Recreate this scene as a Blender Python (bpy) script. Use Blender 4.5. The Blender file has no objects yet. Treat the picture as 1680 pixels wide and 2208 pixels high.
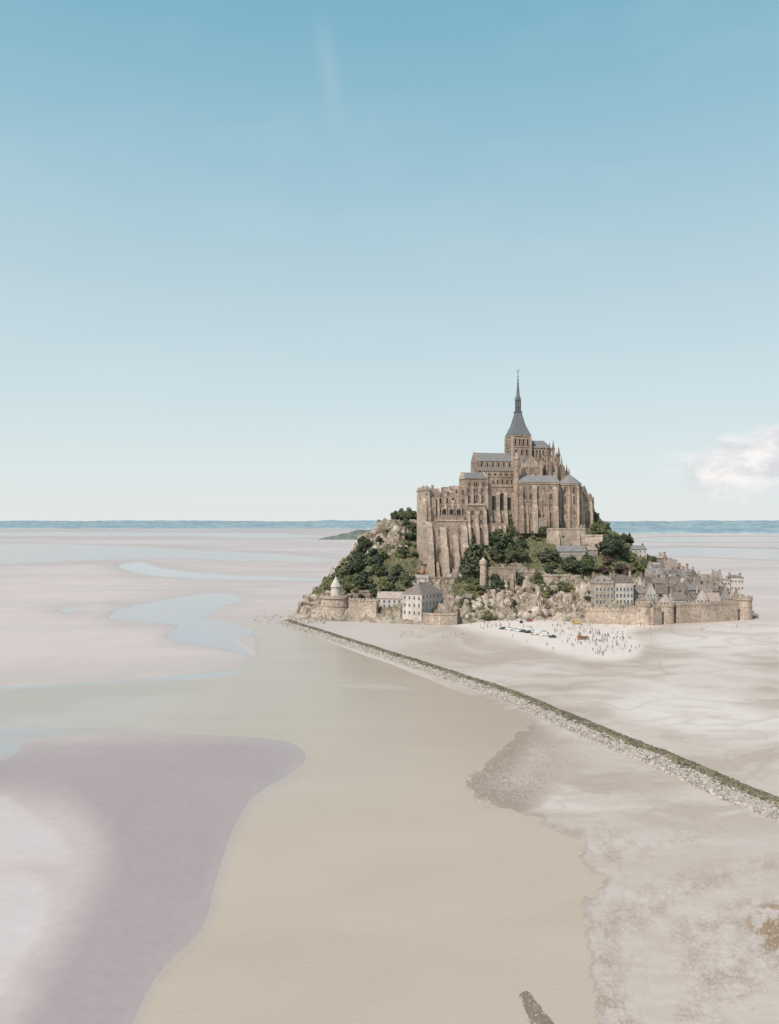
import bpy, math, random
import numpy as np
from mathutils import Vector, Matrix, noise as mn
random.seed(7)
rng = np.random.default_rng(7)
scene = bpy.context.scene
COL = scene.collection
R = math.radians

# ---------------------------------------------------------------- image pixel to world helpers
# camera stands at the origin, 61 m above the bay; F = focal length in image pixels
F, CX, HY, H = 1733.0, 840.0, 1130.0, 61.0
def G(px, py):  # image pixel to the ground point it falls on
    Y = H * F / (py - HY)
    return ((px - CX) / F * Y, Y)
def P(px, py, Y):  # image pixel placed at a chosen depth
    return ((px - CX) / F * Y, Y, H + (HY - py) * Y / F)

def lin(c):
    return tuple(((v / 255.0) / 12.92 if v / 255.0 <= 0.04045 else ((v / 255.0 + 0.055) / 1.055) ** 2.4) for v in c)
LIGHT = np.array([1.24, 1.30, 1.34])
def alb(r, g, b):
    return np.array(lin((r, g, b))) / LIGHT

# ---------------------------------------------------------------- materials
def new_mat(name):
    m = bpy.data.materials.new(name)
    m.use_nodes = True
    nt = m.node_tree
    b = nt.nodes['Principled BSDF']
    return m, nt, b
def nd(nt, t, **kw):
    n = nt.nodes.new(t)
    for k, v in kw.items():
        setattr(n, k, v)
    return n
def pos_node(nt, scale=(1, 1, 1)):
    g = nd(nt, 'ShaderNodeNewGeometry')
    mp = nd(nt, 'ShaderNodeMapping')
    mp.inputs['Scale'].default_value = scale
    nt.links.new(g.outputs['Position'], mp.inputs['Vector'])
    return mp.outputs['Vector']
def noise_node(nt, vec, scale, detail=5, rough=0.6):
    n = nd(nt, 'ShaderNodeTexNoise')
    n.inputs['Scale'].default_value = scale
    n.inputs['Detail'].default_value = detail
    n.inputs['Roughness'].default_value = rough
    nt.links.new(vec, n.inputs['Vector'])
    return n.outputs['Fac']
def ramp(nt, fac, stops):
    r = nd(nt, 'ShaderNodeValToRGB')
    e = r.color_ramp.elements
    while len(e) < len(stops):
        e.new(0.5)
    for i, (p, c) in enumerate(stops):
        e[i].position = p
        e[i].color = (*c[:3], 1)
    nt.links.new(fac, r.inputs['Fac'])
    return r.outputs['Color']
def mixc(nt, a, b, fac, mode='MIX'):
    m = nd(nt, 'ShaderNodeMix', data_type='RGBA', blend_type=mode)
    for s, v in ((m.inputs['Factor'], fac), (m.inputs['A'], a), (m.inputs['B'], b)):
        if isinstance(v, (int, float)):
            s.default_value = v
        elif isinstance(v, (tuple, list)):
            s.default_value = (*v[:3], 1)
        else:
            nt.links.new(v, s)
    return m.outputs['Result']
def mth(nt, op, a, b=0.0, c=0.0, clamp=False):
    m = nd(nt, 'ShaderNodeMath', operation=op)
    m.use_clamp = clamp
    for s, v in zip(m.inputs, (a, b, c)):
        if isinstance(v, (int, float)):
            s.default_value = v
        else:
            nt.links.new(v, s)
    return m.outputs[0]
def bump(nt, b, h, strength, dist):
    n = nd(nt, 'ShaderNodeBump')
    n.inputs['Strength'].default_value = strength
    n.inputs['Distance'].default_value = dist
    nt.links.new(h, n.inputs['Height'])
    nt.links.new(n.outputs['Normal'], b.inputs['Normal'])

def stone_mat(name, dark, mid, light, streak=0.5, course=True, rough=0.9):
    m, nt, b = new_mat(name)
    p = pos_node(nt)
    n1 = noise_node(nt, p, 0.55, 8, 0.7)
    col = ramp(nt, n1, [(0.28, dark), (0.5, mid), (0.72, light)])
    n2 = noise_node(nt, p, 0.09, 3, 0.5)
    col = mixc(nt, col, ramp(nt, n2, [(0.3, (0.74, 0.72, 0.71)), (0.7, (1.15, 1.12, 1.1))]), 1.0, 'MULTIPLY')
    ps = pos_node(nt, (1, 1, 0.12))
    n3 = noise_node(nt, ps, 0.7, 5, 0.6)
    col = mixc(nt, col, ramp(nt, n3, [(0.38, (0.62, 0.6, 0.59)), (0.6, (1.08, 1.08, 1.08))]), streak, 'MULTIPLY')
    h = n1
    if course:
        g = nd(nt, 'ShaderNodeNewGeometry')
        sx = nd(nt, 'ShaderNodeSeparateXYZ')
        nt.links.new(g.outputs['Position'], sx.inputs[0])
        cx = nd(nt, 'ShaderNodeCombineXYZ')
        nt.links.new(mth(nt, 'ADD', sx.outputs[0], mth(nt, 'MULTIPLY', sx.outputs[1], 0.83)), cx.inputs[0])
        nt.links.new(sx.outputs[2], cx.inputs[1])
        br = nd(nt, 'ShaderNodeTexBrick')
        br.inputs['Scale'].default_value = 1.0
        br.inputs['Brick Width'].default_value = 1.3
        br.inputs['Row Height'].default_value = 0.62
        br.inputs['Mortar Size'].default_value = 0.05
        br.inputs['Color1'].default_value = (0.82, 0.8, 0.78, 1)
        br.inputs['Color2'].default_value = (1.15, 1.13, 1.1, 1)
        br.inputs['Mortar'].default_value = (0.6, 0.58, 0.55, 1)
        nt.links.new(cx.outputs[0], br.inputs['Vector'])
        col = mixc(nt, col, br.outputs['Color'], 0.8, 'MULTIPLY')
    nt.links.new(col, b.inputs['Base Color'])
    b.inputs['Roughness'].default_value = rough
    b.inputs['Specular IOR Level'].default_value = 0.2
    bump(nt, b, h, 0.6, 0.5)
    return m
def plain_mat(name, c1, c2, scale=1.0, rough=0.8, spec=0.3, metal=0.0, rand=0.0):
    m, nt, b = new_mat(name)
    n1 = noise_node(nt, pos_node(nt), scale, 5, 0.6)
    col = ramp(nt, n1, [(0.3, c1), (0.7, c2)])
    if rand:
        oi = nd(nt, 'ShaderNodeObjectInfo')
        col = mixc(nt, col, ramp(nt, oi.outputs['Random'], [(0, (1 - rand,) * 3), (1, (1 + rand,) * 3)]), 1.0, 'MULTIPLY')
    nt.links.new(col, b.inputs['Base Color'])
    b.inputs['Roughness'].default_value = rough
    b.inputs['Specular IOR Level'].default_value = spec
    b.inputs['Metallic'].default_value = metal
    return m

M = {}
M['abbey'] = stone_mat('abbey_granite', (0.21, 0.15, 0.115), (0.375, 0.285, 0.225), (0.53, 0.43, 0.355), 0.55)
M['abbeyl'] = stone_mat('abbey_pale_granite', (0.3, 0.23, 0.18), (0.47, 0.38, 0.31), (0.6, 0.515, 0.44), 0.45)
M['ramp'] = stone_mat('rampart_granite', (0.3, 0.235, 0.185), (0.48, 0.39, 0.32), (0.6, 0.51, 0.43), 0.45)
M['rubble'] = stone_mat('rubble_wall', (0.19, 0.145, 0.11), (0.35, 0.28, 0.225), (0.49, 0.41, 0.345), 0.6)
M['plaster'] = stone_mat('pale_render', (0.42, 0.36, 0.31), (0.57, 0.505, 0.445), (0.68, 0.62, 0.56), 0.4, False)
M['granite'] = stone_mat('house_granite', (0.27, 0.21, 0.175), (0.44, 0.365, 0.305), (0.56, 0.485, 0.42), 0.4)
M['slate'] = plain_mat('slate_roof', (0.125, 0.113, 0.11), (0.23, 0.213, 0.207), 0.8, 0.85, 0.12, 0, 0.3)
M['slateb'] = plain_mat('weathered_slate', (0.2, 0.15, 0.125), (0.36, 0.29, 0.25), 0.7, 0.85, 0.12, 0, 0.35)
M['slatew'] = plain_mat('lichened_slate', (0.14, 0.11, 0.095), (0.27, 0.215, 0.185), 0.7, 0.85, 0.12, 0, 0.35)
M['spire'] = plain_mat('spire_lead_slate', (0.1, 0.103, 0.107), (0.175, 0.178, 0.18), 0.7, 0.7, 0.2)
M['glass'] = plain_mat('dark_glass', (0.02, 0.022, 0.026), (0.045, 0.047, 0.052), 0.3, 0.25, 0.5)
M['shade_pane'] = plain_mat('opening_shade_pane', (0.035, 0.028, 0.024), (0.065, 0.052, 0.045), 0.5, 0.9, 0.1)  # flat dark pane on uncut wall; shade of a deep recess painted in
M['frame'] = plain_mat('painted_frame', (0.5, 0.48, 0.45), (0.62, 0.6, 0.57), 1.0, 0.6)
M['door'] = plain_mat('wood_door', (0.06, 0.04, 0.03), (0.12, 0.08, 0.055), 2.0, 0.7)
M['chim'] = plain_mat('chimney_brick', (0.25, 0.18, 0.14), (0.42, 0.34, 0.29), 1.5, 0.9, 0.2, 0, 0.3)
M['gold'] = plain_mat('gilded_copper', (0.4, 0.33, 0.2), (0.55, 0.47, 0.3), 1.0, 0.4, 0.5, 0.6)
M['bark'] = plain_mat('bark', (0.05, 0.038, 0.03), (0.11, 0.085, 0.065), 2.0, 0.9, 0.1)
M['tyre'] = plain_mat('tyre_rubber', (0.015, 0.015, 0.015), (0.03, 0.03, 0.03), 3.0, 0.9, 0.2)
M['rim'] = plain_mat('alloy_rim', (0.35, 0.35, 0.36), (0.5, 0.5, 0.5), 3.0, 0.4, 0.5, 0.7)
M['lamp'] = plain_mat('lamp_lens', (0.6, 0.6, 0.58), (0.75, 0.75, 0.72), 3.0, 0.2)
for k, c in (('white', (0.72, 0.72, 0.71)), ('black', (0.03, 0.032, 0.036)), ('silver', (0.4, 0.41, 0.42)), ('yellow', (0.5, 0.33, 0.1)),
             ('orange', (0.42, 0.16, 0.07)), ('red', (0.4, 0.06, 0.045)), ('blue', (0.06, 0.12, 0.28)), ('navy', (0.03, 0.045, 0.09)),
             ('pink', (0.55, 0.3, 0.3)), ('khaki', (0.3, 0.26, 0.19)), ('skin', (0.45, 0.27, 0.19)), ('hair', (0.06, 0.04, 0.03)),
             ('grey', (0.2, 0.2, 0.21)), ('brown', (0.2, 0.1, 0.06))):
    M[k] = plain_mat(k + '_paint', tuple(v * 0.92 for v in c), c, 2.0, 0.45)

def foliage(name, dark, mid, light):
    m, nt, b = new_mat(name)
    n1 = noise_node(nt, pos_node(nt), 0.45, 5, 0.75)
    col = ramp(nt, n1, [(0.32, dark), (0.52, mid), (0.7, light)])
    oi = nd(nt, 'ShaderNodeObjectInfo')
    col = mixc(nt, col, ramp(nt, oi.outputs['Random'], [(0, (0.75, 0.8, 0.78)), (0.5, (1, 1, 1)), (1, (1.4, 1.25, 1.05))]), 1.0, 'MULTIPLY')
    nt.links.new(col, b.inputs['Base Color'])
    b.inputs['Roughness'].default_value = 0.75
    b.inputs['Specular IOR Level'].default_value = 0.15
    return m
M['leaf'] = foliage('foliage_green', (0.06, 0.068, 0.037), (0.115, 0.128, 0.067), (0.18, 0.188, 0.108))
M['leafd'] = foliage('foliage_dark', (0.044, 0.054, 0.036), (0.083, 0.096, 0.06), (0.128, 0.142, 0.092))
M['leafp'] = foliage('foliage_purple', (0.07, 0.042, 0.038), (0.13, 0.085, 0.073), (0.2, 0.13, 0.11))
M['leafy'] = foliage('foliage_olive', (0.1, 0.092, 0.045), (0.18, 0.162, 0.078), (0.27, 0.24, 0.13))

# ---------------------------------------------------------------- mesh builder
class MB:
    def __init__(s):
        s.V = []; s.Fc = []; s.Mi = []
    def add(s, vs, fs, mi=0):
        o = len(s.V)
        s.V += [tuple(v) for v in vs]
        for f in fs:
            s.Fc.append(tuple(i + o for i in f)); s.Mi.append(mi)
    def box(s, x0, x1, y0, y1, z0, z1, mi=0):
        j = lambda: random.uniform(-0.004, 0.004)
        x0 += j(); x1 += j(); y0 += j(); y1 += j(); z1 += j()
        s.add([(x0, y0, z0), (x1, y0, z0), (x1, y1, z0), (x0, y1, z0), (x0, y0, z1), (x1, y0, z1), (x1, y1, z1), (x0, y1, z1)],
              [(0, 3, 2, 1), (4, 5, 6, 7), (0, 1, 5, 4), (1, 2, 6, 5), (2, 3, 7, 6), (3, 0, 4, 7)], mi)
    def frust(s, cx, cy, z0, z1, r0, r1, n=16, mi=0, rot=0.0, sy=1.0):
        vs = []
        for z, r in ((z0, r0), (z1, r1)):
            for i in range(n):
                a = rot + 2 * math.pi * i / n
                vs.append((cx + r * math.cos(a), cy + sy * r * math.sin(a), z))
        fs = [(i, (i + 1) % n, n + (i + 1) % n, n + i) for i in range(n)]
        fs.append(tuple(range(n - 1, -1, -1))); fs.append(tuple(range(n, 2 * n)))
        s.add(vs, fs, mi)
    def sq(s, cx, cy, z0, z1, h0, h1, mi=0):
        s.frust(cx, cy, z0, z1, h0 * 1.41421, h1 * 1.41421, 4, mi, math.pi / 4)
    def gable(s, x0, x1, y0, y1, z0, zr, axis='x', mi=0, t=0.0):
        if axis == 'x':
            ym = (y0 + y1) / 2
            vs = [(x0, y0, z0), (x1, y0, z0), (x1, y1, z0), (x0, y1, z0), (x0, ym, zr), (x1, ym, zr)]
            fs = [(0, 1, 5, 4), (2, 3, 4, 5), (3, 0, 4), (1, 2, 5), (0, 3, 2, 1)]
        else:
            xm = (x0 + x1) / 2
            vs = [(x0, y0, z0), (x1, y0, z0), (x1, y1, z0), (x0, y1, z0), (xm, y0, zr), (xm, y1, zr)]
            fs = [(0, 4, 5, 3), (1, 2, 5, 4), (0, 1, 4), (2, 3, 5), (0, 3, 2, 1)]
        s.add(vs, fs, mi)
    def hip(s, x0, x1, y0, y1, z0, zr, mi=0, k=1.0):
        w, d = x1 - x0, y1 - y0
        i = min(w, d) / 2 * k
        if w >= d:
            r = [(x0 + i, (y0 + y1) / 2, zr), (x1 - i, (y0 + y1) / 2, zr)]
            fs = [(0, 1, 5, 4), (2, 3, 4, 5), (3, 0, 4), (1, 2, 5)]
        else:
            r = [((x0 + x1) / 2, y0 + i, zr), ((x0 + x1) / 2, y1 - i, zr)]
            fs = [(0, 1, 4), (1, 2, 5, 4), (2, 3, 5), (3, 0, 4, 5)]
        s.add([(x0, y0, z0), (x1, y0, z0), (x1, y1, z0), (x0, y1, z0)] + r, fs + [(0, 3, 2, 1)], mi)
    def prismx(s, x0, x1, pts, mi=0):   # pts (y,z)
        n = len(pts)
        vs = [(x0, y, z) for y, z in pts] + [(x1, y, z) for y, z in pts]
        fs = [(i, (i + 1) % n, n + (i + 1) % n, n + i) for i in range(n)] + [tuple(range(n - 1, -1, -1)), tuple(range(n, 2 * n))]
        s.add(vs, fs, mi)
    def prismy(s, y0, y1, pts, mi=0):   # pts (x,z)
        n = len(pts)
        vs = [(x, y0, z) for x, z in pts] + [(x, y1, z) for x, z in pts]
        fs = [(i, (i + 1) % n, n + (i + 1) % n, n + i) for i in range(n)] + [tuple(range(n - 1, -1, -1)), tuple(range(n, 2 * n))]
        s.add(vs, fs, mi)
    def mesh(s, name, mats, off=(0, 0, 0), fix=True):
        me = bpy.data.meshes.new(name)
        ox, oy, oz = off
        me.from_pydata([(x - ox, y - oy, z - oz) for x, y, z in s.V], [], s.Fc)
        for m in mats:
            me.materials.append(m)
        me.polygons.foreach_set('material_index', s.Mi)
        if fix:
            import bmesh
            bm = bmesh.new(); bm.from_mesh(me)
            bmesh.ops.recalc_face_normals(bm, faces=bm.faces)
            bm.to_mesh(me); bm.free()
        me.update()
        return me

def mkobj(name, data, parent=None, loc=(0, 0, 0), rz=0.0, label=None, cat=None, group=None, kind=None, scale=None):
    o = bpy.data.objects.new(name, data)
    COL.objects.link(o)
    o.location = loc
    o.rotation_euler = (0, 0, rz)
    if scale is not None:
        o.scale = scale
    if parent is not None:
        o.parent = parent
    if label: o['label'] = label
    if cat: o['category'] = cat
    if group: o['group'] = group
    if kind: o['kind'] = kind
    return o

# window meshes
WC = {}
def win_mesh(kind, w, h):
    key = (kind, round(w, 2), round(h, 2))
    if key in WC: return WC[key]
    mb = MB()
    if kind in ('rect', 'srect'):
        t = 0.14
        mb.add([(-w/2, -.03, 0), (w/2, -.03, 0), (w/2, -.03, h), (-w/2, -.03, h)], [(0, 1, 2, 3)], 0)
        for a in ((-w/2-t, -w/2, 0, h), (w/2, w/2+t, 0, h), (-w/2-t-.1, w/2+t+.1, -.18, 0), (-w/2-t, w/2+t, h, h+.2)):
            mb.box(a[0], a[1], -0.12, 0.05, a[2], a[3], 1)
        mb.box(-.035, .035, -.07, 0, 0, h, 1)
        mb.box(-w/2, w/2, -.065, 0, h*.6, h*.6+.06, 1)
        me = mb.mesh('window', [M['glass'], M['frame'] if kind == 'rect' else M['abbeyl']])
    else:
        def outl(g):
            ww = w/2 + g
            hs = h - w/2
            pts = [(-ww, 0 if g == 0 else -g*0.3), (ww, 0 if g == 0 else -g*0.3)]
            k = 1.0 if kind != 'point' else 1.45
            for i in range(9):
                a = math.pi * i / 8
                x = ww * math.cos(a); z = math.sin(a)
                if kind == 'point': z = (1 - abs(math.cos(a)) ** 1.3)
                pts.append((x, hs + z * ww * k))
            return pts
        pin = outl(0); pout = outl(min(0.45, w*.25))
        n = len(pin)
        mb.add([(x, -.04, z) for x, z in pin], [tuple(range(n))], 0)
        d = 0.35
        vs = [(x, -d, z) for x, z in pin] + [(x, -d, z) for x, z in pout] + [(x, 0, z) for x, z in pin] + [(x, 0.02, z) for x, z in pout]
        fs = []
        for i in range(n):
            j = (i+1) % n
            fs += [(i, j, n+j, n+i), (2*n+i, 2*n+j, j, i), (n+i, n+j, 3*n+j, 3*n+i)]
        mb.add(vs, fs, 1)
        if kind == 'point' and w > 1.4:
            mb.box(-.09, .09, -.2, 0, 0, h*.9, 1)
        me = mb.mesh('window', [M['shade_pane'], M['abbeyl']], fix=False)
    WC[key] = me
    return me
def win(parent, kind, w, h, x, y, z, rz=0.0, name='window'):
    return mkobj(name, win_mesh(kind, w, h), parent, (x, y, z), rz)

# ---------------------------------------------------------------- numpy noise
TAB = rng.random((256, 256))
def vnoise(x, y, s=0):
    xi = np.floor(x).astype(int); yi = np.floor(y).astype(int)
    fx = x - xi; fy = y - yi
    fx = fx*fx*(3-2*fx); fy = fy*fy*(3-2*fy)
    xi = xi + s*37; yi = yi + s*91
    t = lambda a, b: TAB[a % 256, b % 256]
    return (t(xi, yi)*(1-fx)+t(xi+1, yi)*fx)*(1-fy)+(t(xi, yi+1)*(1-fx)+t(xi+1, yi+1)*fx)*fy
def fbm(x, y, o=4, s=0, g=0.5):
    r = 0; a = 1; tot = 0
    for i in range(o):
        r = r + a*vnoise(x*2**i, y*2**i, s+i); tot += a; a *= g
    return r/tot
def sst(x, a, b):
    t = np.clip((x-a)/(b-a), 0, 1)
    return t*t*(3-2*t)
def smooth_poly(pts, n=5):
    out = []
    m = len(pts)
    for i in range(m):
        p0, p1, p2, p3 = (np.array(pts[(i+k) % m], float) for k in (-1, 0, 1, 2))
        for j in range(n):
            t = j/n
            out.append(0.5*((2*p1)+(-p0+p2)*t+(2*p0-5*p1+4*p2-p3)*t*t+(-p0+3*p1-3*p2+p3)*t**3))
    return np.array(out)
def sdp(pts, X, Y, ky=1.0, n=5):
    p = smooth_poly(pts, n)
    bx0, by0 = p.min(0); bx1, by1 = p.max(0)
    pad = 150
    out = np.full(X.shape, -200.0)
    sel = (X > bx0-pad) & (X < bx1+pad) & (Y > by0-pad) & (Y < by1+pad)
    x = X[sel]; y = Y[sel]*ky
    q = p*np.array([1, ky])
    d = np.full(x.shape, 1e9); ins = np.zeros(x.shape, bool)
    for i in range(len(q)):
        a = q[i]; b = q[(i+1) % len(q)]
        e = b-a; L = e@e+1e-9
        t = np.clip(((x-a[0])*e[0]+(y-a[1])*e[1])/L, 0, 1)
        d = np.minimum(d, (x-a[0]-t*e[0])**2+(y-a[1]-t*e[1])**2)
        c = ((a[1] > y) != (b[1] > y))
        if abs(e[1]) > 1e-9:
            ins ^= c & (x < e[0]*(y-a[1])/e[1]+a[0])
    d = np.sqrt(d)
    out[sel] = np.where(ins, d, -d)
    return out

def npgrid(name, co, nr, nc):
    me = bpy.data.meshes.new(name)
    me.vertices.add(nr*nc)
    me.vertices.foreach_set('co', co.astype(np.float32).ravel())
    i = np.arange((nr-1)*(nc-1)); r = i//(nc-1); c = i % (nc-1)
    a = r*nc+c
    q = np.stack([a, a+nc, a+nc+1, a+1], 1)
    me.loops.add(q.size)
    me.loops.foreach_set('vertex_index', q.ravel().astype(np.int32))
    me.polygons.add(len(q))
    me.polygons.foreach_set('loop_start', (np.arange(len(q))*4).astype(np.int32))
    me.polygons.foreach_set('use_smooth', np.ones(len(q), bool))
    me.update(calc_edges=True)
    return me
def fattr(me, name, v):
    a = me.attributes.new(name, 'FLOAT', 'POINT'); a.data.foreach_set('value', v.astype(np.float32).ravel())
def cattr(me, name, v):
    a = me.attributes.new(name, 'FLOAT_COLOR', 'POINT')
    c = np.ones((v.reshape(-1, 3).shape[0], 4), np.float32); c[:, :3] = v.reshape(-1, 3)
    a.data.foreach_set('color', c.ravel())

# ---------------------------------------------------------------- shapes of the bay
RIVER = [(-1500, 1505), (-300, 1492), (0, 1481), (180, 1474), (330, 1464), (440, 1450), (540, 1425), (560, 1395), (545, 1365), (500, 1345), (560, 1342), (625, 1349),
         (680, 1372), (760, 1404), (860, 1440), (960, 1480), (1060, 1520), (1150, 1556), (1105, 1590), (1065, 1632), (1006, 1684), (1030, 1716), (1085, 1742),
         (1160, 1768), (1168, 1788), (1248, 1808), (1252, 1868), (1302, 1906), (1250, 1956), (1262, 2040), (1272, 2110), (1285, 2230), (1320, 2500), (1500, 3500),
         (-200, 3500), (180, 2500), (285, 2215), (350, 2090), (432, 2010), (468, 1900), (498, 1800), (545, 1722), (625, 1668), (660, 1632),
         (610, 1596), (420, 1582), (200, 1580), (60, 1600), (0, 1640), (-300, 1660), (-1500, 1690)]
POOL = [(238, 1330), (290, 1304), (370, 1292), (480, 1284), (525, 1296), (445, 1322), (430, 1338), (500, 1348), (540, 1364), (505, 1384), (540, 1412), (470, 1400), (370, 1378), (378, 1350), (300, 1336)]
ARC = [(258, 1222), (310, 1213), (345, 1226), (450, 1238), (620, 1245), (760, 1251), (620, 1251), (430, 1248), (320, 1240)]
BANDA = [(-1500, 1168), (-200, 1172), (150, 1176), (420, 1186), (600, 1196), (745, 1206), (600, 1212), (350, 1206), (120, 1213), (-300, 1216), (-1500, 1220)]
STRK = [(-400, 1478), (100, 1472), (300, 1464), (460, 1452), (560, 1444), (440, 1462), (250, 1472), (0, 1484), (-400, 1490)]
STRK2 = [(-400, 1566), (0, 1570), (180, 1576), (350, 1580), (200, 1590), (120, 1606), (0, 1636), (-400, 1650)]
THIN = [(700, 1474), (790, 1470), (860, 1476), (895, 1487), (820, 1485), (740, 1480)]
FARW = [(-2000, 1147), (300, 1148), (640, 1153), (690, 1158), (500, 1160), (200, 1156), (-2000, 1158)]
SMALL1 = [(128, 1316), (150, 1313), (162, 1317), (148, 1321)]
FARR = [(1380, 1185), (1500, 1180), (1680, 1184), (2300, 1190), (3000, 1200), (2300, 1215), (1680, 1208), (1500, 1200), (1400, 1196)]
FARR2 = [(1390, 1160), (1600, 1157), (2500, 1160), (3000, 1165), (1700, 1168), (1400, 1168)]
CARPARK = [(985, 1348), (1060, 1337), (1150, 1334), (1270, 1344), (1400, 1350), (1362, 1364), (1385, 1388), (1372, 1414), (1320, 1424), (1260, 1419), (1190, 1398), (1110, 1378), (1040, 1362)]
SPIT = [(1150, 1556), (1105, 1590), (1065, 1632), (1004, 1684), (1030, 1718), (1085, 1744), (1150, 1740), (1230, 1690), (1290, 1640), (1260, 1600), (1200, 1570)]
PURPLE = [(-1500, 1640), (0, 1625), (250, 1600), (560, 1590), (660, 1625), (620, 1672), (540, 1725), (495, 1800), (466, 1900), (430, 2010), (350, 2090), (285, 2215), (150, 2600),
          (-60, 2500), (60, 2208), (160, 2050), (230, 1900), (240, 1800), (170, 1720), (40, 1690), (-300, 1690)]
LIGHT1 = [(-200, 1700), (0, 1722), (70, 1762), (130, 1815), (150, 1850), (60, 1858), (-200, 1850)]
LIGHT2 = [(-200, 1870), (0, 1880), (90, 1900), (110, 1960), (60, 2050), (-20, 2150), (-200, 2200)]
RUB2 = [(1255, 1960), (1330, 1930), (1450, 1890), (1560, 1850), (1680, 1810), (1800, 1790), (1900, 1900), (1760, 1880), (1640, 1900), (1560, 1930), (1470, 1960), (1400, 2000), (1340, 2060), (1380, 2208), (1400, 2400), (1270, 2400), (1275, 2100)]
RUB3 = [(1440, 2000), (1520, 1960), (1640, 1920), (1760, 1930), (1800, 2100), (1700, 2150), (1600, 2208), (1620, 2400), (1440, 2400), (1470, 2150)]
RUB4 = [(1170, 1790), (1250, 1808), (1256, 1870), (1300, 1870), (1420, 1840), (1560, 1800), (1400, 1790), (1260, 1770)]
DARKB = [(1625, 1990), (1640, 1960), (1690, 1945), (1760, 1960), (1760, 2080), (1690, 2075), (1640, 2040)]
SEAW = [(1115, 2142), (1140, 2136), (1162, 2165), (1195, 2200), (1190, 2235), (1155, 2225), (1132, 2180)]
WHITEP = [(1310, 1520), (1420, 1490), (1560, 1500), (1680, 1540), (1900, 1560), (1900, 1620), (1680, 1600), (1500, 1585), (1380, 1560)]
WHITEP2 = [(1420, 1365), (1560, 1345), (1720, 1350), (1900, 1370), (1900, 1440), (1680, 1420), (1560, 1425), (1450, 1400)]
DIKE = [(618, 1341), (700, 1367), (800, 1399), (900, 1431), (1000, 1464), (1100, 1499), (1200, 1540), (1300, 1582), (1400, 1623), (1500, 1664), (1600, 1706), (1680, 1740), (1800, 1792), (1950, 1860), (2300, 2020)]

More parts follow.
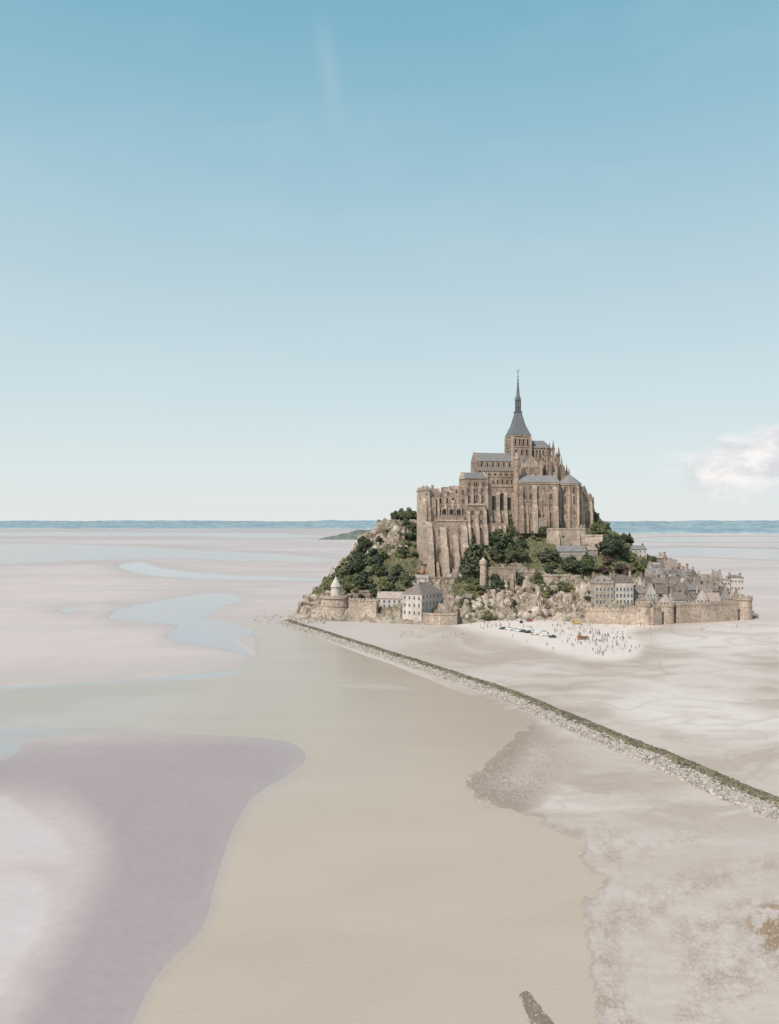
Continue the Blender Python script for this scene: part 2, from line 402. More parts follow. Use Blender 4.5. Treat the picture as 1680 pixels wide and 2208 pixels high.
def bay(PX, PY):
    """returns land colour, height, wet, rubble amount, water colour for image pixel columns/rows"""
    w1 = fbm(PX/130, PY/55, 4, 3)-.5
    w2 = fbm(PX/150, PY/60, 4, 9)-.5
    near = sst(PY, 1250, 1600)
    X = PX+w1*(16+34*near); Y = PY+w2*(3+16*near)
    Xf = PX+(fbm(PX/22, PY/14, 3, 5)-.5)*16*near; Yf = PY+(fbm(PX/22, PY/14, 3, 6)-.5)*12*near
    rb = sst(PX, 900, 1050)*sst(PY, 1540, 1580)
    Xr = PX+w1*6+(Xf-PX)*(0.15+2.2*rb); Yr = PY+w2*4+(Yf-PY)*(0.15+2.2*rb)
    col = np.zeros(PX.shape+(3,))
    col[:] = alb(212, 198, 193)
    def lay(mask, c):
        nonlocal col
        col = col*(1-mask[..., None])+mask[..., None]*alb(*c)
    # far zone tones
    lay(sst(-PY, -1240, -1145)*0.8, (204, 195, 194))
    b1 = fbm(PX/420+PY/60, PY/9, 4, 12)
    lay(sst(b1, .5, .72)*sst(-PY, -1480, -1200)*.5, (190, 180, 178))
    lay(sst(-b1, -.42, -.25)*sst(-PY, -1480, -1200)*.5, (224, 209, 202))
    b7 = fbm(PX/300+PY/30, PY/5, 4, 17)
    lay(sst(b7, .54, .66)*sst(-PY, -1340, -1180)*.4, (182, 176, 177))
    lay(sst(PX, 700, 900)*sst(PY, 1300, 1345)*1.0, (206, 192, 182))
    # right flats past the causeway: long curved wet bands and pale swirls
    flats = sst(PX, 800, 1000)*sst(PY, 1335, 1350)
    wa = (fbm(PX/300, PY/90, 3, 25)-.5)
    b2 = fbm(PX/330+PY/200+wa*2, PY/26-PX/420+wa*5, 4, 21, .5)
    lay(sst(b2, .46, .64)*flats*.75, (186, 169, 156))
    lay(sst(-b2, -.44, -.3)*flats*.5, (221, 208, 200))
    b3 = fbm(PX/160+PY/80+wa*3, PY/8-PX/200+wa*8, 4, 23, .52)
    lay(sst(b3, .5, .66)*flats*.45*sst(-PY, -1760, -1500), (180, 163, 150))
    for pl in (WHITEP, WHITEP2):
        lay(sst(sdp(pl, X+w2*60, Y+w1*20, 2), -30, 40)*(.4+.4*sst(b3, .6, .4)), (228, 216, 210))
    for sd_, k1, k2, st_ in ((29, 200, 30, .28), (37, 300, 50, .3)):
        b6 = np.abs(fbm(PX/k1-PY/70+wa*3, PY/k2+PX/400, 2, sd_, .4)-.5)
        lay(sst(-b6, -.03, -.003)*flats*st_, (176, 159, 147))
    # river-side spit and rubble foreshore
    dsp = sdp(SPIT, X, Y)
    rub = sst(dsp, -8, 30)*.6*sst(-PX, -1300, -1120)
    fringe = sst(dsp, -6, 6)*sst(-dsp, -75, -10)*sst(-PX, -1230, -1090)
    lay(sst(dsp, -8, 40)*.6, (196, 180, 168))
    lay(fringe*.8, (160, 140, 126))
    m2 = np.maximum.reduce([sst(sdp(p_, X+w2*30, Y+w1*30), -18, 36) for p_ in (RUB2, RUB3)])
    m4 = sst(sdp(RUB4, X+w2*30, Y+w1*20), -10, 22)*.6
    fore = sst(PX, 1120, 1260)*sst(PY, 1730, 1830)
    lay(fore*.6, (203, 188, 179))
    bb = fbm(PX/34, PY/26, 5, 31, .62)
    rubm = np.maximum(m2*sst(bb, .38, .68), m4*sst(bb, .42, .68))
    lay(np.clip(rubm, 0, 1)*.45, (187, 169, 156))
    lay(m2*sst(-bb, -.46, -.34)*.3, (214, 201, 194))
    lay(sst(sdp(DARKB, X, Y), -8, 10)*sst(bb, .36, .48)*.8, (158, 128, 98))
    rub = np.maximum(rub, np.clip(rubm, 0, 1)*.6)
    rub = np.maximum(rub, m2*.3)
    # left sand bank
    lb = sst(-PX, -680, -560)*sst(PY, 1590, 1612)
    lay(lb*.85, (200, 186, 183))
    lay(sst(sdp(PURPLE, X, Y), -75, 35)*.95, (174, 160, 160))
    for pl in (LIGHT1, LIGHT2):
        lay(sst(sdp(pl, X, Y), -22, 12)*.75, (214, 201, 200))
    # car park sand
    cp = sst(sdp(CARPARK, PX+w1*50+(Xf-PX)*1.5, PY+w2*18, 2), -24, 14)
    lay(cp*.85, (234, 222, 213))
    # water masks
    sriv = sdp(RIVER, Xr, Yr, 1.0, 4)
    spool = np.maximum.reduce([sdp(POOL, PX+w1*50, PY+w2*16, 2.2), sdp(ARC, PX+w1*12, PY+w2*3, 3), sdp(SMALL1, PX, PY, 3)])
    sband = np.maximum.reduce([sdp(BANDA, PX+w1*60, PY+w2*9, 4)-3, sdp(FARW, PX, PY, 5), sdp(FARR, PX+w1*30, PY+w2*4, 4)-2, sdp(FARR2, PX, PY, 5)])
    seaw = sdp(SEAW, Xf, Yf)
    # tide contours following the channel edge
    tc_ = -sriv+(fbm(PX/70, PY/50, 4, 61)-.5)*70
    ln = sst(np.sin(tc_/7.5), .5, 1.0)*sst(-tc_, -190, -20)
    lay(ln*fore*.3, (180, 163, 151))
    ln2 = sst(np.sin(tc_/13), .6, 1.0)*lb*sst(-tc_, -200, 0)
    lay(ln2*.12, (166, 152, 151))
    sriv = np.where(seaw > -60, np.minimum(sriv, -seaw*.5), sriv)
    wsd = np.maximum.reduce([sriv/9.0, spool/8.0, sband/6.0])
    edgeN = (fbm(PX/14, PY/8, 3, 60)-.5)*0.5
    W = sst(wsd+edgeN*.5, -1.2, 1.2)
    amp = 1-.78*sst(PY, 1400, 1700)*(1-.7*fore)
    hgt = (0.25-0.6*W)*amp
    hgt = hgt+rub*(fbm(PX/7, PY/6, 3, 70)-.45)*.5*sst(W, .9, .3)-ln*fore*.04*(1-W)
    hgt = np.where(cp > .2, np.maximum(hgt, .27), hgt)
    # wet darkening near the water edge
    lay(sst(wsd, -9, -0.3)*(1-rub)*(1-cp)*.4*sst(-PX+0*PY, -900, -700)*(1-.7*lb), (187, 174, 169))
    lay(sst(spool/8, -3, -.2)*.5*(PY < 1440), (192, 187, 187))
    lay(sst(wsd, -2.5, -0.2)*(1-cp)*.55*sst(PX, 900, 1050), (166, 147, 134))
    wet = np.clip(sst(wsd, -9, 0)*.5+.25, 0, 1)*(1-.6*rub)*(1-.7*cp)
    lay(sst(seaw, -10, 4)*.85, (134, 114, 98))
    # water colour
    wc = np.zeros_like(col)
    wc[:] = alb(199, 181, 164)
    def wl(mask, c):
        nonlocal wc
        wc = wc*(1-mask[..., None])+mask[..., None]*alb(*c)
    wl(sst(-PY, -1800, -1450)*.9, (190, 174, 158))
    wl(sst(-PX, -700, -150)*sst(-PY, -1720, -1560), (184, 173, 162))
    n5 = fbm(PX/260, PY/26, 4, 81)
    wl(sst(-PX, -640, -250)*sst(-PY, -1700, -1600)*sst(n5, .5, .66)*.7, (195, 184, 176))
    wl(sst(sband/6, -1, .5), (172, 163, 164))
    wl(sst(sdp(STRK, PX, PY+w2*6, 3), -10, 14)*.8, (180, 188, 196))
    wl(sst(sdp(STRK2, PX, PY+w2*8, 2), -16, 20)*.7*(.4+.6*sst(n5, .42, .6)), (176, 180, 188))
    wl(sst(spool/8, -1, .5), (176, 172, 177))
    wl(sst(sdp(THIN, X, Y, 3), -6, 14)*.7, (206, 192, 180))
    shallow = sst(sriv/22+0*PX, 1.4, 0)*sst(PY, 1590, 1650)*sst(-PX, -760, -640)
    wl(shallow*.6, (184, 170, 166))
    n6 = fbm(PX/330+PY/200, PY/90, 4, 83)
    wl(sst(n6, .5, .7)*.3, (191, 173, 156))
    gloss = np.clip(np.maximum(sst(spool/8, -1, .5), sst(sband/6, -1, .5)*.5), 0, 1)
    return col, hgt, wet, rub, wc, gloss

pys = np.concatenate([np.arange(1130.8, 1136, .5), np.arange(1136, 1200, 1.0), np.arange(1200, 1500, 1.7), np.arange(1500, 2300, 2.6), np.geomspace(2300, 6500, 60)])
pxs = np.concatenate([np.arange(-2600, -100, 40), np.arange(-100, 1780, 3.0), np.arange(1780, 4300, 40)])
PXg, PYg = np.meshgrid(pxs, pys)
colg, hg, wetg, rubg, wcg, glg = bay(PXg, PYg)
Yg = H*F/(PYg-HY); Xg = (PXg-CX)/F*Yg
def gz(px, py):
    i = min(max(np.searchsorted(pys, py), 0), len(pys)-1); j = min(max(np.searchsorted(pxs, px), 0), len(pxs)-1)
    return float(hg[i, j])
co = np.stack([Xg, Yg, hg], -1)
gme = npgrid('sand_flats', co, *PXg.shape)
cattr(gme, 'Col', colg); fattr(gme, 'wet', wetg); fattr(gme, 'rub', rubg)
m, nt, b = new_mat('tidal_sand')
a = nd(nt, 'ShaderNodeAttribute', attribute_name='Col').outputs['Color']
aw = nd(nt, 'ShaderNodeAttribute', attribute_name='wet').outputs['Fac']
ar = nd(nt, 'ShaderNodeAttribute', attribute_name='rub').outputs['Fac']
p = pos_node(nt)
n1 = noise_node(nt, p, 0.5, 9, 0.7)
n2 = noise_node(nt, p, 0.03, 5, 0.6)
col = mixc(nt, a, ramp(nt, n1, [(0.3, (.945, .94, .935)), (0.7, (1.045, 1.045, 1.045))]), 1.0, 'MULTIPLY')
col = mixc(nt, col, ramp(nt, n2, [(0.3, (.96, .955, .95)), (0.7, (1.03, 1.03, 1.03))]), 1.0, 'MULTIPLY')
n3 = noise_node(nt, p, 2.6, 7, 0.78)
rc = ramp(nt, n3, [(0.36, (.5, .46, .43)), (0.5, (.97, .95, .94)), (0.64, (1.2, 1.19, 1.18))])
col = mixc(nt, col, rc, mth(nt, 'MULTIPLY', ar, 1.1, clamp=True), 'MULTIPLY')
nt.links.new(col, b.inputs['Base Color'])
nt.links.new(mth(nt, 'MULTIPLY_ADD', aw, -0.3, 0.9), b.inputs['Roughness'])
b.inputs['Specular IOR Level'].default_value = 0.2
hh = mth(nt, 'ADD', mth(nt, 'MULTIPLY', n1, .12), mth(nt, 'MULTIPLY', mth(nt, 'MULTIPLY', n3, ar), .8))
bump(nt, b, hh, 0.5, 0.5)
gme.materials.append(m)
mkobj('sand_flats', gme, label='pale pinkish tidal sand flats with rubble and wet mud', cat='ground', kind='structure')

# water sheet
PW, QW = PXg[::2, ::2], PYg[::2, ::2]
wco = np.stack([Xg[::2, ::2], Yg[::2, ::2], np.zeros_like(PW)], -1)
wme = npgrid('bay_water', wco, *PW.shape)
cattr(wme, 'Col', wcg[::2, ::2]); fattr(wme, 'gloss', glg[::2, ::2])
m, nt, b = new_mat('murky_water')
a = nd(nt, 'ShaderNodeAttribute', attribute_name='Col').outputs['Color']
ag = nd(nt, 'ShaderNodeAttribute', attribute_name='gloss').outputs['Fac']
n1 = noise_node(nt, pos_node(nt, (.02, .05, 1)), 1.0, 5, .6)
nt.links.new(mixc(nt, a, ramp(nt, n1, [(.3, (.97, .965, .96)), (.7, (1.03, 1.03, 1.03))]), 1.0, 'MULTIPLY'), b.inputs['Base Color'])
nt.links.new(mth(nt, 'MULTIPLY_ADD', ag, -0.1, 0.22), b.inputs['Roughness'])
b.inputs['IOR'].default_value = 1.33
nt.links.new(mth(nt, 'MULTIPLY_ADD', ag, 0.2, 0.28), b.inputs['Specular IOR Level'])
n2 = noise_node(nt, pos_node(nt, (.5, 1.2, 1)), 1.2, 4, .6)
bump(nt, b, n2, 0.4, 0.16)
wme.materials.append(m)
mkobj('bay_water', wme, label='calm murky beige tidal river and shallow pools', cat='water', kind='structure')

# ---------------------------------------------------------------- distant shore
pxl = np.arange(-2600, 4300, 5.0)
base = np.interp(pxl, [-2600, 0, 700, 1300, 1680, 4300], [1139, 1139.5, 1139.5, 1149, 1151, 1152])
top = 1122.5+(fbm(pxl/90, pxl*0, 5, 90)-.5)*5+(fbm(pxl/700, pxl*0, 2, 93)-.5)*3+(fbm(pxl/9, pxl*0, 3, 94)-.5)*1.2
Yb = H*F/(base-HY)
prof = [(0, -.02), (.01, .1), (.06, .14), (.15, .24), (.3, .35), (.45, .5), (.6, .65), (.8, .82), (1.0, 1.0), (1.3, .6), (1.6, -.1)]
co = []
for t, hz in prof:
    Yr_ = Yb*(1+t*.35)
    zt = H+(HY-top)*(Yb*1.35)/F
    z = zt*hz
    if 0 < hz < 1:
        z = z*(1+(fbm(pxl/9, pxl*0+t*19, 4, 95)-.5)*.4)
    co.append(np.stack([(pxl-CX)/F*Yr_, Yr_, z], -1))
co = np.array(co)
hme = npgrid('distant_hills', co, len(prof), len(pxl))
m, nt, b = new_mat('haze_tinted_farmland')
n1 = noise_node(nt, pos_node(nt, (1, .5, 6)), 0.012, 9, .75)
colr = ramp(nt, n1, [(.40, (.2, .265, .30)), (.5, (.25, .315, .345)), (.60, (.32, .37, .375))])  # bluish distance haze is painted into the farmland base colour
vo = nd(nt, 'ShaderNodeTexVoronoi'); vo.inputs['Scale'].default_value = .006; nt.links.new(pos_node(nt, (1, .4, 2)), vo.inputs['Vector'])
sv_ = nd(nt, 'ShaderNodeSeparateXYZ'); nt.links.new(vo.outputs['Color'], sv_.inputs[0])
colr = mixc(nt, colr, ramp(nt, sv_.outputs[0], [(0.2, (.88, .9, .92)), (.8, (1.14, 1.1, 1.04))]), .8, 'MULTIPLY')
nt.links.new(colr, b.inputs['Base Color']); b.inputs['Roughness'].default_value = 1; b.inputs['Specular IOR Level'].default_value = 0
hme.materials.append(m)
mkobj('distant_hills', hme, label='low haze-tinted wooded farmland coast along the horizon', cat='hills', kind='structure')

# small green headland
u = np.linspace(0, 1, 90); v = np.linspace(0, 1, 24)
U_, V_ = np.meshgrid(u, v)
XX = -290+240*U_+40*V_; YY = 3110+V_*160
pr = np.interp(U_, [0, .08, .3, .55, .85, 1], [0, .3, .62, 1, .95, .8])
ZZ = 37*pr*np.sin(np.pi*np.clip(V_*.5+.02, 0, 1))**.55*(.8+.4*fbm(U_*14, V_*6, 4, 97))-1
ZZ[0] = -1
tme = npgrid('headland', np.stack([XX, YY, ZZ], -1), *U_.shape)
m, nt, b = new_mat('headland_scrub')
n1 = noise_node(nt, pos_node(nt), .06, 6, .7)
nt.links.new(ramp(nt, n1, [(.35, (.105, .12, .105)), (.55, (.16, .175, .15)), (.68, (.26, .255, .22))]), b.inputs['Base Color'])
b.inputs['Roughness'].default_value = 1; b.inputs['Specular IOR Level'].default_value = 0.05
tme.materials.append(m)
mkobj('headland', tme, label='low green scrubby headland across the sand', cat='hill', kind='structure')

# ---------------------------------------------------------------- island terrain (thin radial basis surface)
CP = []
for q in [(632, 1339), (655, 1339), (690, 1340), (760, 1342), (850, 1346), (905, 1349), (985, 1349), (1060, 1339), (1120, 1336), (1180, 1336), (1265, 1345), (1330, 1347), (1400, 1349), (1500, 1343), (1590, 1338), (1632, 1335)]:
    x, y = G(*q); CP.append((x, y, -.3)); CP.append((x, y-25, -6))
for px, Y_, z_ in ((612, 508, -5), (615, 530, -5), (628, 548, -4), (640, 570, -4), (662, 592, -3), (590, 545, -9)):
    CP.append(((px-CX)/F*Y_, Y_, z_))
for q in [(645, 1318, 524), (665, 1285, 540), (690, 1262, 550), (720, 1235, 560), (750, 1205, 568), (775, 1168, 575), (800, 1141, 580), (830, 1128, 590), (870, 1124, 595), (895, 1118, 600),
          (700, 1295, 530), (760, 1275, 530), (800, 1232, 540), (850, 1200, 550), (880, 1245, 528), (850, 1270, 520), (790, 1310, 515), (880, 1325, 503), (940, 1250, 528), (960, 1290, 512), (1000, 1275, 518), (1010, 1238, 533), (900, 1198, 552), (840, 1165, 565),
          (1040, 1258, 530), (1050, 1305, 514), (1100, 1298, 514), (1100, 1253, 530), (1150, 1290, 516), (1160, 1252, 530), (1200, 1285, 517), (1240, 1308, 512), (1280, 1268, 524), (1220, 1266, 525),
          (1060, 1224, 538), (1150, 1224, 540), (1220, 1226, 540), (1100, 1195, 548), (1150, 1172, 552), (1200, 1162, 556), (1250, 1152, 562), (1300, 1185, 556), (1250, 1215, 545), (1300, 1228, 540), (1330, 1168, 578), (1380, 1185, 582), (1350, 1215, 560),
          (930, 1230, 539), (1000, 1230, 540), (1050, 1165, 553), (1085, 1145, 556), (1110, 1138, 559), (1180, 1136, 561), (1260, 1132, 566), (1295, 1140, 585), (1290, 1120, 610),
          (1290, 1318, 507), (1380, 1300, 514), (1400, 1250, 545), (1430, 1236, 570), (1480, 1252, 566), (1530, 1278, 556), (1580, 1300, 548), (1612, 1318, 540), (1450, 1300, 518), (1550, 1320, 518)]:
    CP.append(P(*q))
for q in [(60, 600, 52), (95, 590, 58), (130, 600, 58), (40, 590, 55), (90, 640, 50), (-45, 605, -2), (-20, 660, -2), (10, 720, -3), (100, 740, -3), (200, 710, -3), (245, 640, -2), (243, 580, -2), (170, 640, 25), (30, 650, 35)]:
    CP.append(q)
CP = np.array(CP, float)
def phi(r): return r
N = len(CP)
D = np.hypot(CP[:, None, 0]-CP[None, :, 0], CP[:, None, 1]-CP[None, :, 1])
A = np.zeros((N+3, N+3)); A[:N, :N] = phi(D)-np.eye(N)*1.0; A[:N, N] = 1; A[:N, N+1] = CP[:, 0]; A[:N, N+2] = CP[:, 1]; A[N:, :N] = A[:N, N:].T
Wt = np.linalg.solve(A, np.concatenate([CP[:, 2], [0, 0, 0]]))
def TZ(x, y):
    x = np.asarray(x, float); y = np.asarray(y, float)
    s = Wt[N]+Wt[N+1]*x+Wt[N+2]*y
    for i in range(N):
        s = s+Wt[i]*np.hypot(x-CP[i, 0], y-CP[i, 1])
    return s
def ray(px, py):
    Ys = np.arange(482, 700, .5)
    xs = (px-CX)/F*Ys; zr = H+(HY-py)*Ys/F
    k = np.nonzero(TZ(xs, Ys) >= zr)[0]
    if len(k) == 0: return None
    return (xs[k[0]], Ys[k[0]], float(zr[k[0]]))
gx = np.arange(-95, 265, .8); gy = np.arange(470, 760, .8)
XI, YI = np.meshgrid(gx, gy)
ZI = TZ(XI, YI)
pxi = CX+XI/YI*F; pyi = HY+(H-ZI)/YI*F
GRN = [[(700, 1260), (760, 1200), (800, 1175), (840, 1190), (900, 1150), (905, 1230), (880, 1290), (760, 1290)],
       [(1040, 1218), (1085, 1135), (1250, 1150), (1330, 1130), (1440, 1180), (1420, 1250), (1250, 1250), (1120, 1225)],
       [(985, 1255), (1045, 1250), (1050, 1290), (1030, 1330), (985, 1330)], [(640, 1330), (700, 1255), (760, 1200), (700, 1300)]]
g_ = np.maximum.reduce([sst(sdp(q, pxi+(fbm(XI/9, YI/9, 3, 3)-.5)*40, pyi), -12, 12) for q in GRN])
g_ = np.maximum(g_, .48)
rocky = 1-.6*sst(g_, .5, 1)
rid = 1-np.abs(fbm(XI/10, YI/10+ZI/6, 5, 101, .55)*2-1)
rid2 = 1-np.abs(fbm(XI/3.4+ZI/4, YI/3.4, 4, 107, .6)*2-1)
inside = sst(ZI, .5, 6)
ZI2 = ZI+inside*rocky*((rid-.78)*17+(rid2-.75)*7)
ime = npgrid('island_rock', np.stack([XI+(fbm(XI/5, ZI/3, 3, 111)-.5)*5*inside*rocky, YI+(fbm(XI/5, ZI/3, 3, 113)-.5)*6*inside*rocky, ZI2], -1), *XI.shape)
fattr(ime, 'green', g_)
ime.polygons.foreach_set('use_smooth', np.zeros(len(ime.polygons), bool))
def rock_nodes(nt):
    p = pos_node(nt)
    n1 = noise_node(nt, p, .16, 9, .7)
    rk = ramp(nt, n1, [(.33, (.14, .1, .078)), (.43, (.30, .228, .178)), (.54, (.45, .36, .295)), (.68, (.6, .51, .44))])
    nw = noise_node(nt, pos_node(nt, (.35, .35, .12)), 1.0, 7, .75)
    ck = mth(nt, 'ABSOLUTE', mth(nt, 'SUBTRACT', nw, .5))
    return p, n1, mixc(nt, rk, ramp(nt, ck, [(.0, (.36, .32, .3)), (.03, (1, 1, 1))]), .85, 'MULTIPLY')
m, nt, b = new_mat('island_granite_and_scrub')
ag = nd(nt, 'ShaderNodeAttribute', attribute_name='green').outputs['Fac']
p, n1, rk = rock_nodes(nt)
n2 = noise_node(nt, p, .5, 6, .7)
gr = ramp(nt, n2, [(.35, (.06, .06, .033)), (.52, (.13, .122, .065)), (.68, (.23, .19, .12))])
n3 = noise_node(nt, p, .12, 6, .7)
fac = mth(nt, 'MULTIPLY', mth(nt, 'ADD', mth(nt, 'MULTIPLY_ADD', ag, 1.0, -.62), n3), 4.0)
fac = mth(nt, 'SUBTRACT', fac, 1.2, clamp=True)
nt.links.new(mixc(nt, rk, gr, fac), b.inputs['Base Color'])
b.inputs['Roughness'].default_value = .95; b.inputs['Specular IOR Level'].default_value = .15
bump(nt, b, n1, .7, 1.0)
ime.materials.append(m)
mkobj('island_rock', ime, label='steep granite island rock with scrubby green slopes', cat='rocky hill', kind='structure')
m, nt, b = new_mat('cliff_block_granite')
p, n1, rk = rock_nodes(nt)
nt.links.new(rk, b.inputs['Base Color']); b.inputs['Roughness'].default_value = .95; b.inputs['Specular IOR Level'].default_value = .15
bump(nt, b, n1, .7, 1.0)
M['cliff'] = m

# ---------------------------------------------------------------- rocks (stuff)
PHI_ = (1+5**.5)/2
ICO = np.array([(-1, PHI_, 0), (1, PHI_, 0), (-1, -PHI_, 0), (1, -PHI_, 0), (0, -1, PHI_), (0, 1, PHI_), (0, -1, -PHI_), (0, 1, -PHI_), (PHI_, 0, -1), (PHI_, 0, 1), (-PHI_, 0, -1), (-PHI_, 0, 1)])/1.9
ICF = np.array([(0, 11, 5), (0, 5, 1), (0, 1, 7), (0, 7, 10), (0, 10, 11), (1, 5, 9), (5, 11, 4), (11, 10, 2), (10, 7, 6), (7, 1, 8), (3, 9, 4), (3, 4, 2), (3, 2, 6), (3, 6, 8), (3, 8, 9), (4, 9, 5), (2, 4, 11), (6, 2, 10), (8, 6, 7), (9, 8, 1)])
def rocks(name, centers, sizes, mat, label, cat, flat=.7):
    n = len(centers)
    c = np.array(centers, float); s = np.array(sizes, float)
    V = ICO[None]*(rng.uniform(.65, 1.25, (n, 12, 1)))*s[:, None, None]*rng.uniform(.7, 1.2, (n, 1, 3))*np.array([1, 1, flat])
    an = rng.uniform(0, 6.28, n)
    x = V[..., 0]*np.cos(an)[:, None]-V[..., 1]*np.sin(an)[:, None]; y = V[..., 0]*np.sin(an)[:, None]+V[..., 1]*np.cos(an)[:, None]
    V = np.stack([x, y, V[..., 2]], -1)+c[:, None]
    Fc = (ICF[None]+(np.arange(n)*12)[:, None, None]).reshape(-1, 3)
    me = bpy.data.meshes.new(name)
    me.vertices.add(n*12); me.vertices.foreach_set('co', V.astype(np.float32).ravel())
    me.loops.add(Fc.size); me.loops.foreach_set('vertex_index', Fc.ravel().astype(np.int32))
    me.polygons.add(len(Fc)); me.polygons.foreach_set('loop_start', (np.arange(len(Fc))*3).astype(np.int32))
    me.update(calc_edges=True)
    me.materials.append(mat)
    return mkobj(name, me, label=label, cat=cat, kind='stuff')
M['rock'] = plain_mat('pale_boulder', (.24, .19, .155), (.52, .45, .39), .9, .9, .2)
M['moss'] = plain_mat('weedy_stone', (.085, .068, .044), (.25, .205, .15), .8, .95, .1)
M['darkrock'] = plain_mat('brown_shingle', (.24, .195, .165), (.48, .41, .36), .9, .9, .2)
ctr, szs = [], []
for (a0, a1, b0, b1, cn_) in ((1040, 1285, 1268, 1332, 240), (640, 720, 1290, 1338, 60), (785, 880, 1135, 1200, 50), (985, 1040, 1290, 1335, 40)):
    for i in range(cn_):
        q = ray(random.uniform(a0, a1), random.uniform(b0, b1))
        if q: ctr.append((q[0], q[1]+.8, q[2])); szs.append(random.choice([1.2, 2, 2.8, 3.8])*random.uniform(.8, 1.2))
rocks('cliff_boulders', ctr, szs, M['cliff'], 'broken granite blocks over the cliff face', 'boulders', 1.1)

# causeway dyke
dk = np.array([G(*q) for q in DIKE])
seg = np.r_[0, np.cumsum(np.hypot(*np.diff(dk, axis=0).T))]
L = seg[-1]
def dpt(s):
    x = np.interp(s, seg, dk[:, 0]); y = np.interp(s, seg, dk[:, 1])
    x2 = np.interp(s+4, seg, dk[:, 0]); y2 = np.interp(s+4, seg, dk[:, 1])
    x1 = np.interp(s-4, seg, dk[:, 0]); y1 = np.interp(s-4, seg, dk[:, 1])
    dx, dy = x2-x1, y2-y1; l = np.hypot(dx, dy)+1e-9
    wob = (fbm(s/14, s*0, 3, 140)-.5)*1.6
    return x+wob*dy/l, y-wob*dx/l, dy/l, -dx/l     # normal towards the river
SEC = [(-5, -.4), (-3.6, .3), (-2.2, 1.0), (-.8, 1.4), (.8, 1.45), (2.2, 1.15), (4.5, .7), (7, .25), (8.5, -.5)]
so = np.array([q[0] for q in SEC]); sz = np.array([q[1] for q in SEC])
ss = np.arange(0, L, 1.2)
offs = np.linspace(-5, 8.5, 22)
S2, O2 = np.meshgrid(ss, offs, indexing='ij')
x, y, nx, ny = dpt(S2)
z = np.interp(O2, so, sz)+(fbm(S2/2.5, O2/1.5, 3, 120)-.5)*.7
dme = npgrid('stone_causeway', np.stack([x+nx*O2, y+ny*O2, z], -1), *S2.shape)
fattr(dme, 'off', O2+(fbm(S2/9, O2/3, 3, 150)-.5)*2.5)
m, nt, b = new_mat('causeway_surface')
ao = nd(nt, 'ShaderNodeAttribute', attribute_name='off').outputs['Fac']
n1 = noise_node(nt, pos_node(nt), .9, 7, .7)
n0 = noise_node(nt, pos_node(nt), .12, 4, .6)
stn = ramp(nt, n1, [(.3, (.2, .165, .135)), (.5, (.4, .34, .29)), (.7, (.54, .47, .42))])
mos = ramp(nt, n1, [(.3, (.08, .066, .036)), (.5, (.17, .14, .085)), (.7, (.3, .25, .18))])
mos = mixc(nt, mos, ramp(nt, n0, [(.4, (.9, .92, .75)), (.65, (1.5, 1.35, 1.25))]), 1.0, 'MULTIPLY')
f_ = mth(nt, 'MULTIPLY_ADD', mth(nt, 'ADD', ao, mth(nt, 'MULTIPLY', n1, 2.0)), 1.0, -3.0, clamp=True)
nt.links.new(mixc(nt, mos, stn, f_), b.inputs['Base Color']); b.inputs['Roughness'].default_value = .95
dme.materials.append(m)
mkobj('stone_causeway', dme, label='long weed-covered rubble causeway across the sand', cat='causeway', kind='structure')
n = 8000
s_ = rng.random(n)*L
o_ = 2.0+rng.random(n)**.8*6.6
x, y, nx, ny = dpt(s_)
rocks('riprap_stones', np.stack([x+nx*o_, y+ny*o_, np.interp(o_, so, sz)+.1], -1), rng.uniform(.2, .55, n)*np.where(rng.random(n) < .08, 1.6, 1), M['rock'], 'pale riprap boulders lining the causeway', 'stones')
n = 4500
s_ = rng.random(n)*L; o_ = rng.uniform(-4.4, 3.0, n)
x, y, nx, ny = dpt(s_)
rocks('weedy_stones', np.stack([x+nx*o_, y+ny*o_, np.interp(o_, so, sz)+.08], -1), rng.uniform(.2, .55, n), M['moss'], 'seaweed covered stones on the causeway crest', 'stones')
# shingle on spit + foreshore, sampled by rubble mask
ctr, szs = [], []
pl = [(SPIT, 2800, .06, .24), (RUB2, 2600, .03, .11), (RUB3, 1500, .03, .1), (RUB4, 600, .05, .13), (SEAW, 200, .05, .14), (DARKB, 200, .08, .25)]
for poly, cnt, a0, a1 in pl:
    q = smooth_poly(poly); lo, hi = q.min(0), q.max(0)
    X_ = rng.uniform(lo[0], hi[0], cnt*3); Y_ = rng.uniform(lo[1], hi[1], cnt*3)
    sd = sdp(poly, X_, Y_)+(fbm(X_/25, Y_/18, 3, 31)-.5)*60*(poly is not SEAW)
    k = (sd > -4) & (fbm(X_/34, Y_/26, 4, 31) > .44)
    if poly is SPIT: k &= rng.random(len(k)) < np.clip((1240-X_)/180, .05, 1)
    X_, Y_ = X_[k][:cnt], Y_[k][:cnt]
    yy = H*F/(Y_-HY)
    for a_, b_, c_ in zip(X_, Y_, yy):
        ctr.append(((a_-CX)/F*c_, c_, max(gz(a_, b_), -.05)+.02)); szs.append(random.uniform(a0, a1))
rocks('shingle', ctr, szs, M['darkrock'], 'scattered brown shingle and stones on the mud', 'stones')
ctr, szs = [], []
for i in range(900):
    t = random.random()
    if t < .25: px, py = random.gauss(604, 30), random.gauss(1332, 4)
    elif t < .8: px, py = random.uniform(618, 700), random.uniform(1328, 1345)
    else: px, py = random.uniform(990, 1260), random.uniform(1332, 1340)
    x, y = G(px, py); ctr.append((x, y, .2)); szs.append(random.uniform(.3, 1.7)*(1 if t > .25 else .5))
rocks('shore_boulders', ctr, szs, M['rock'], 'loose granite boulders at the foot of the island', 'boulders')

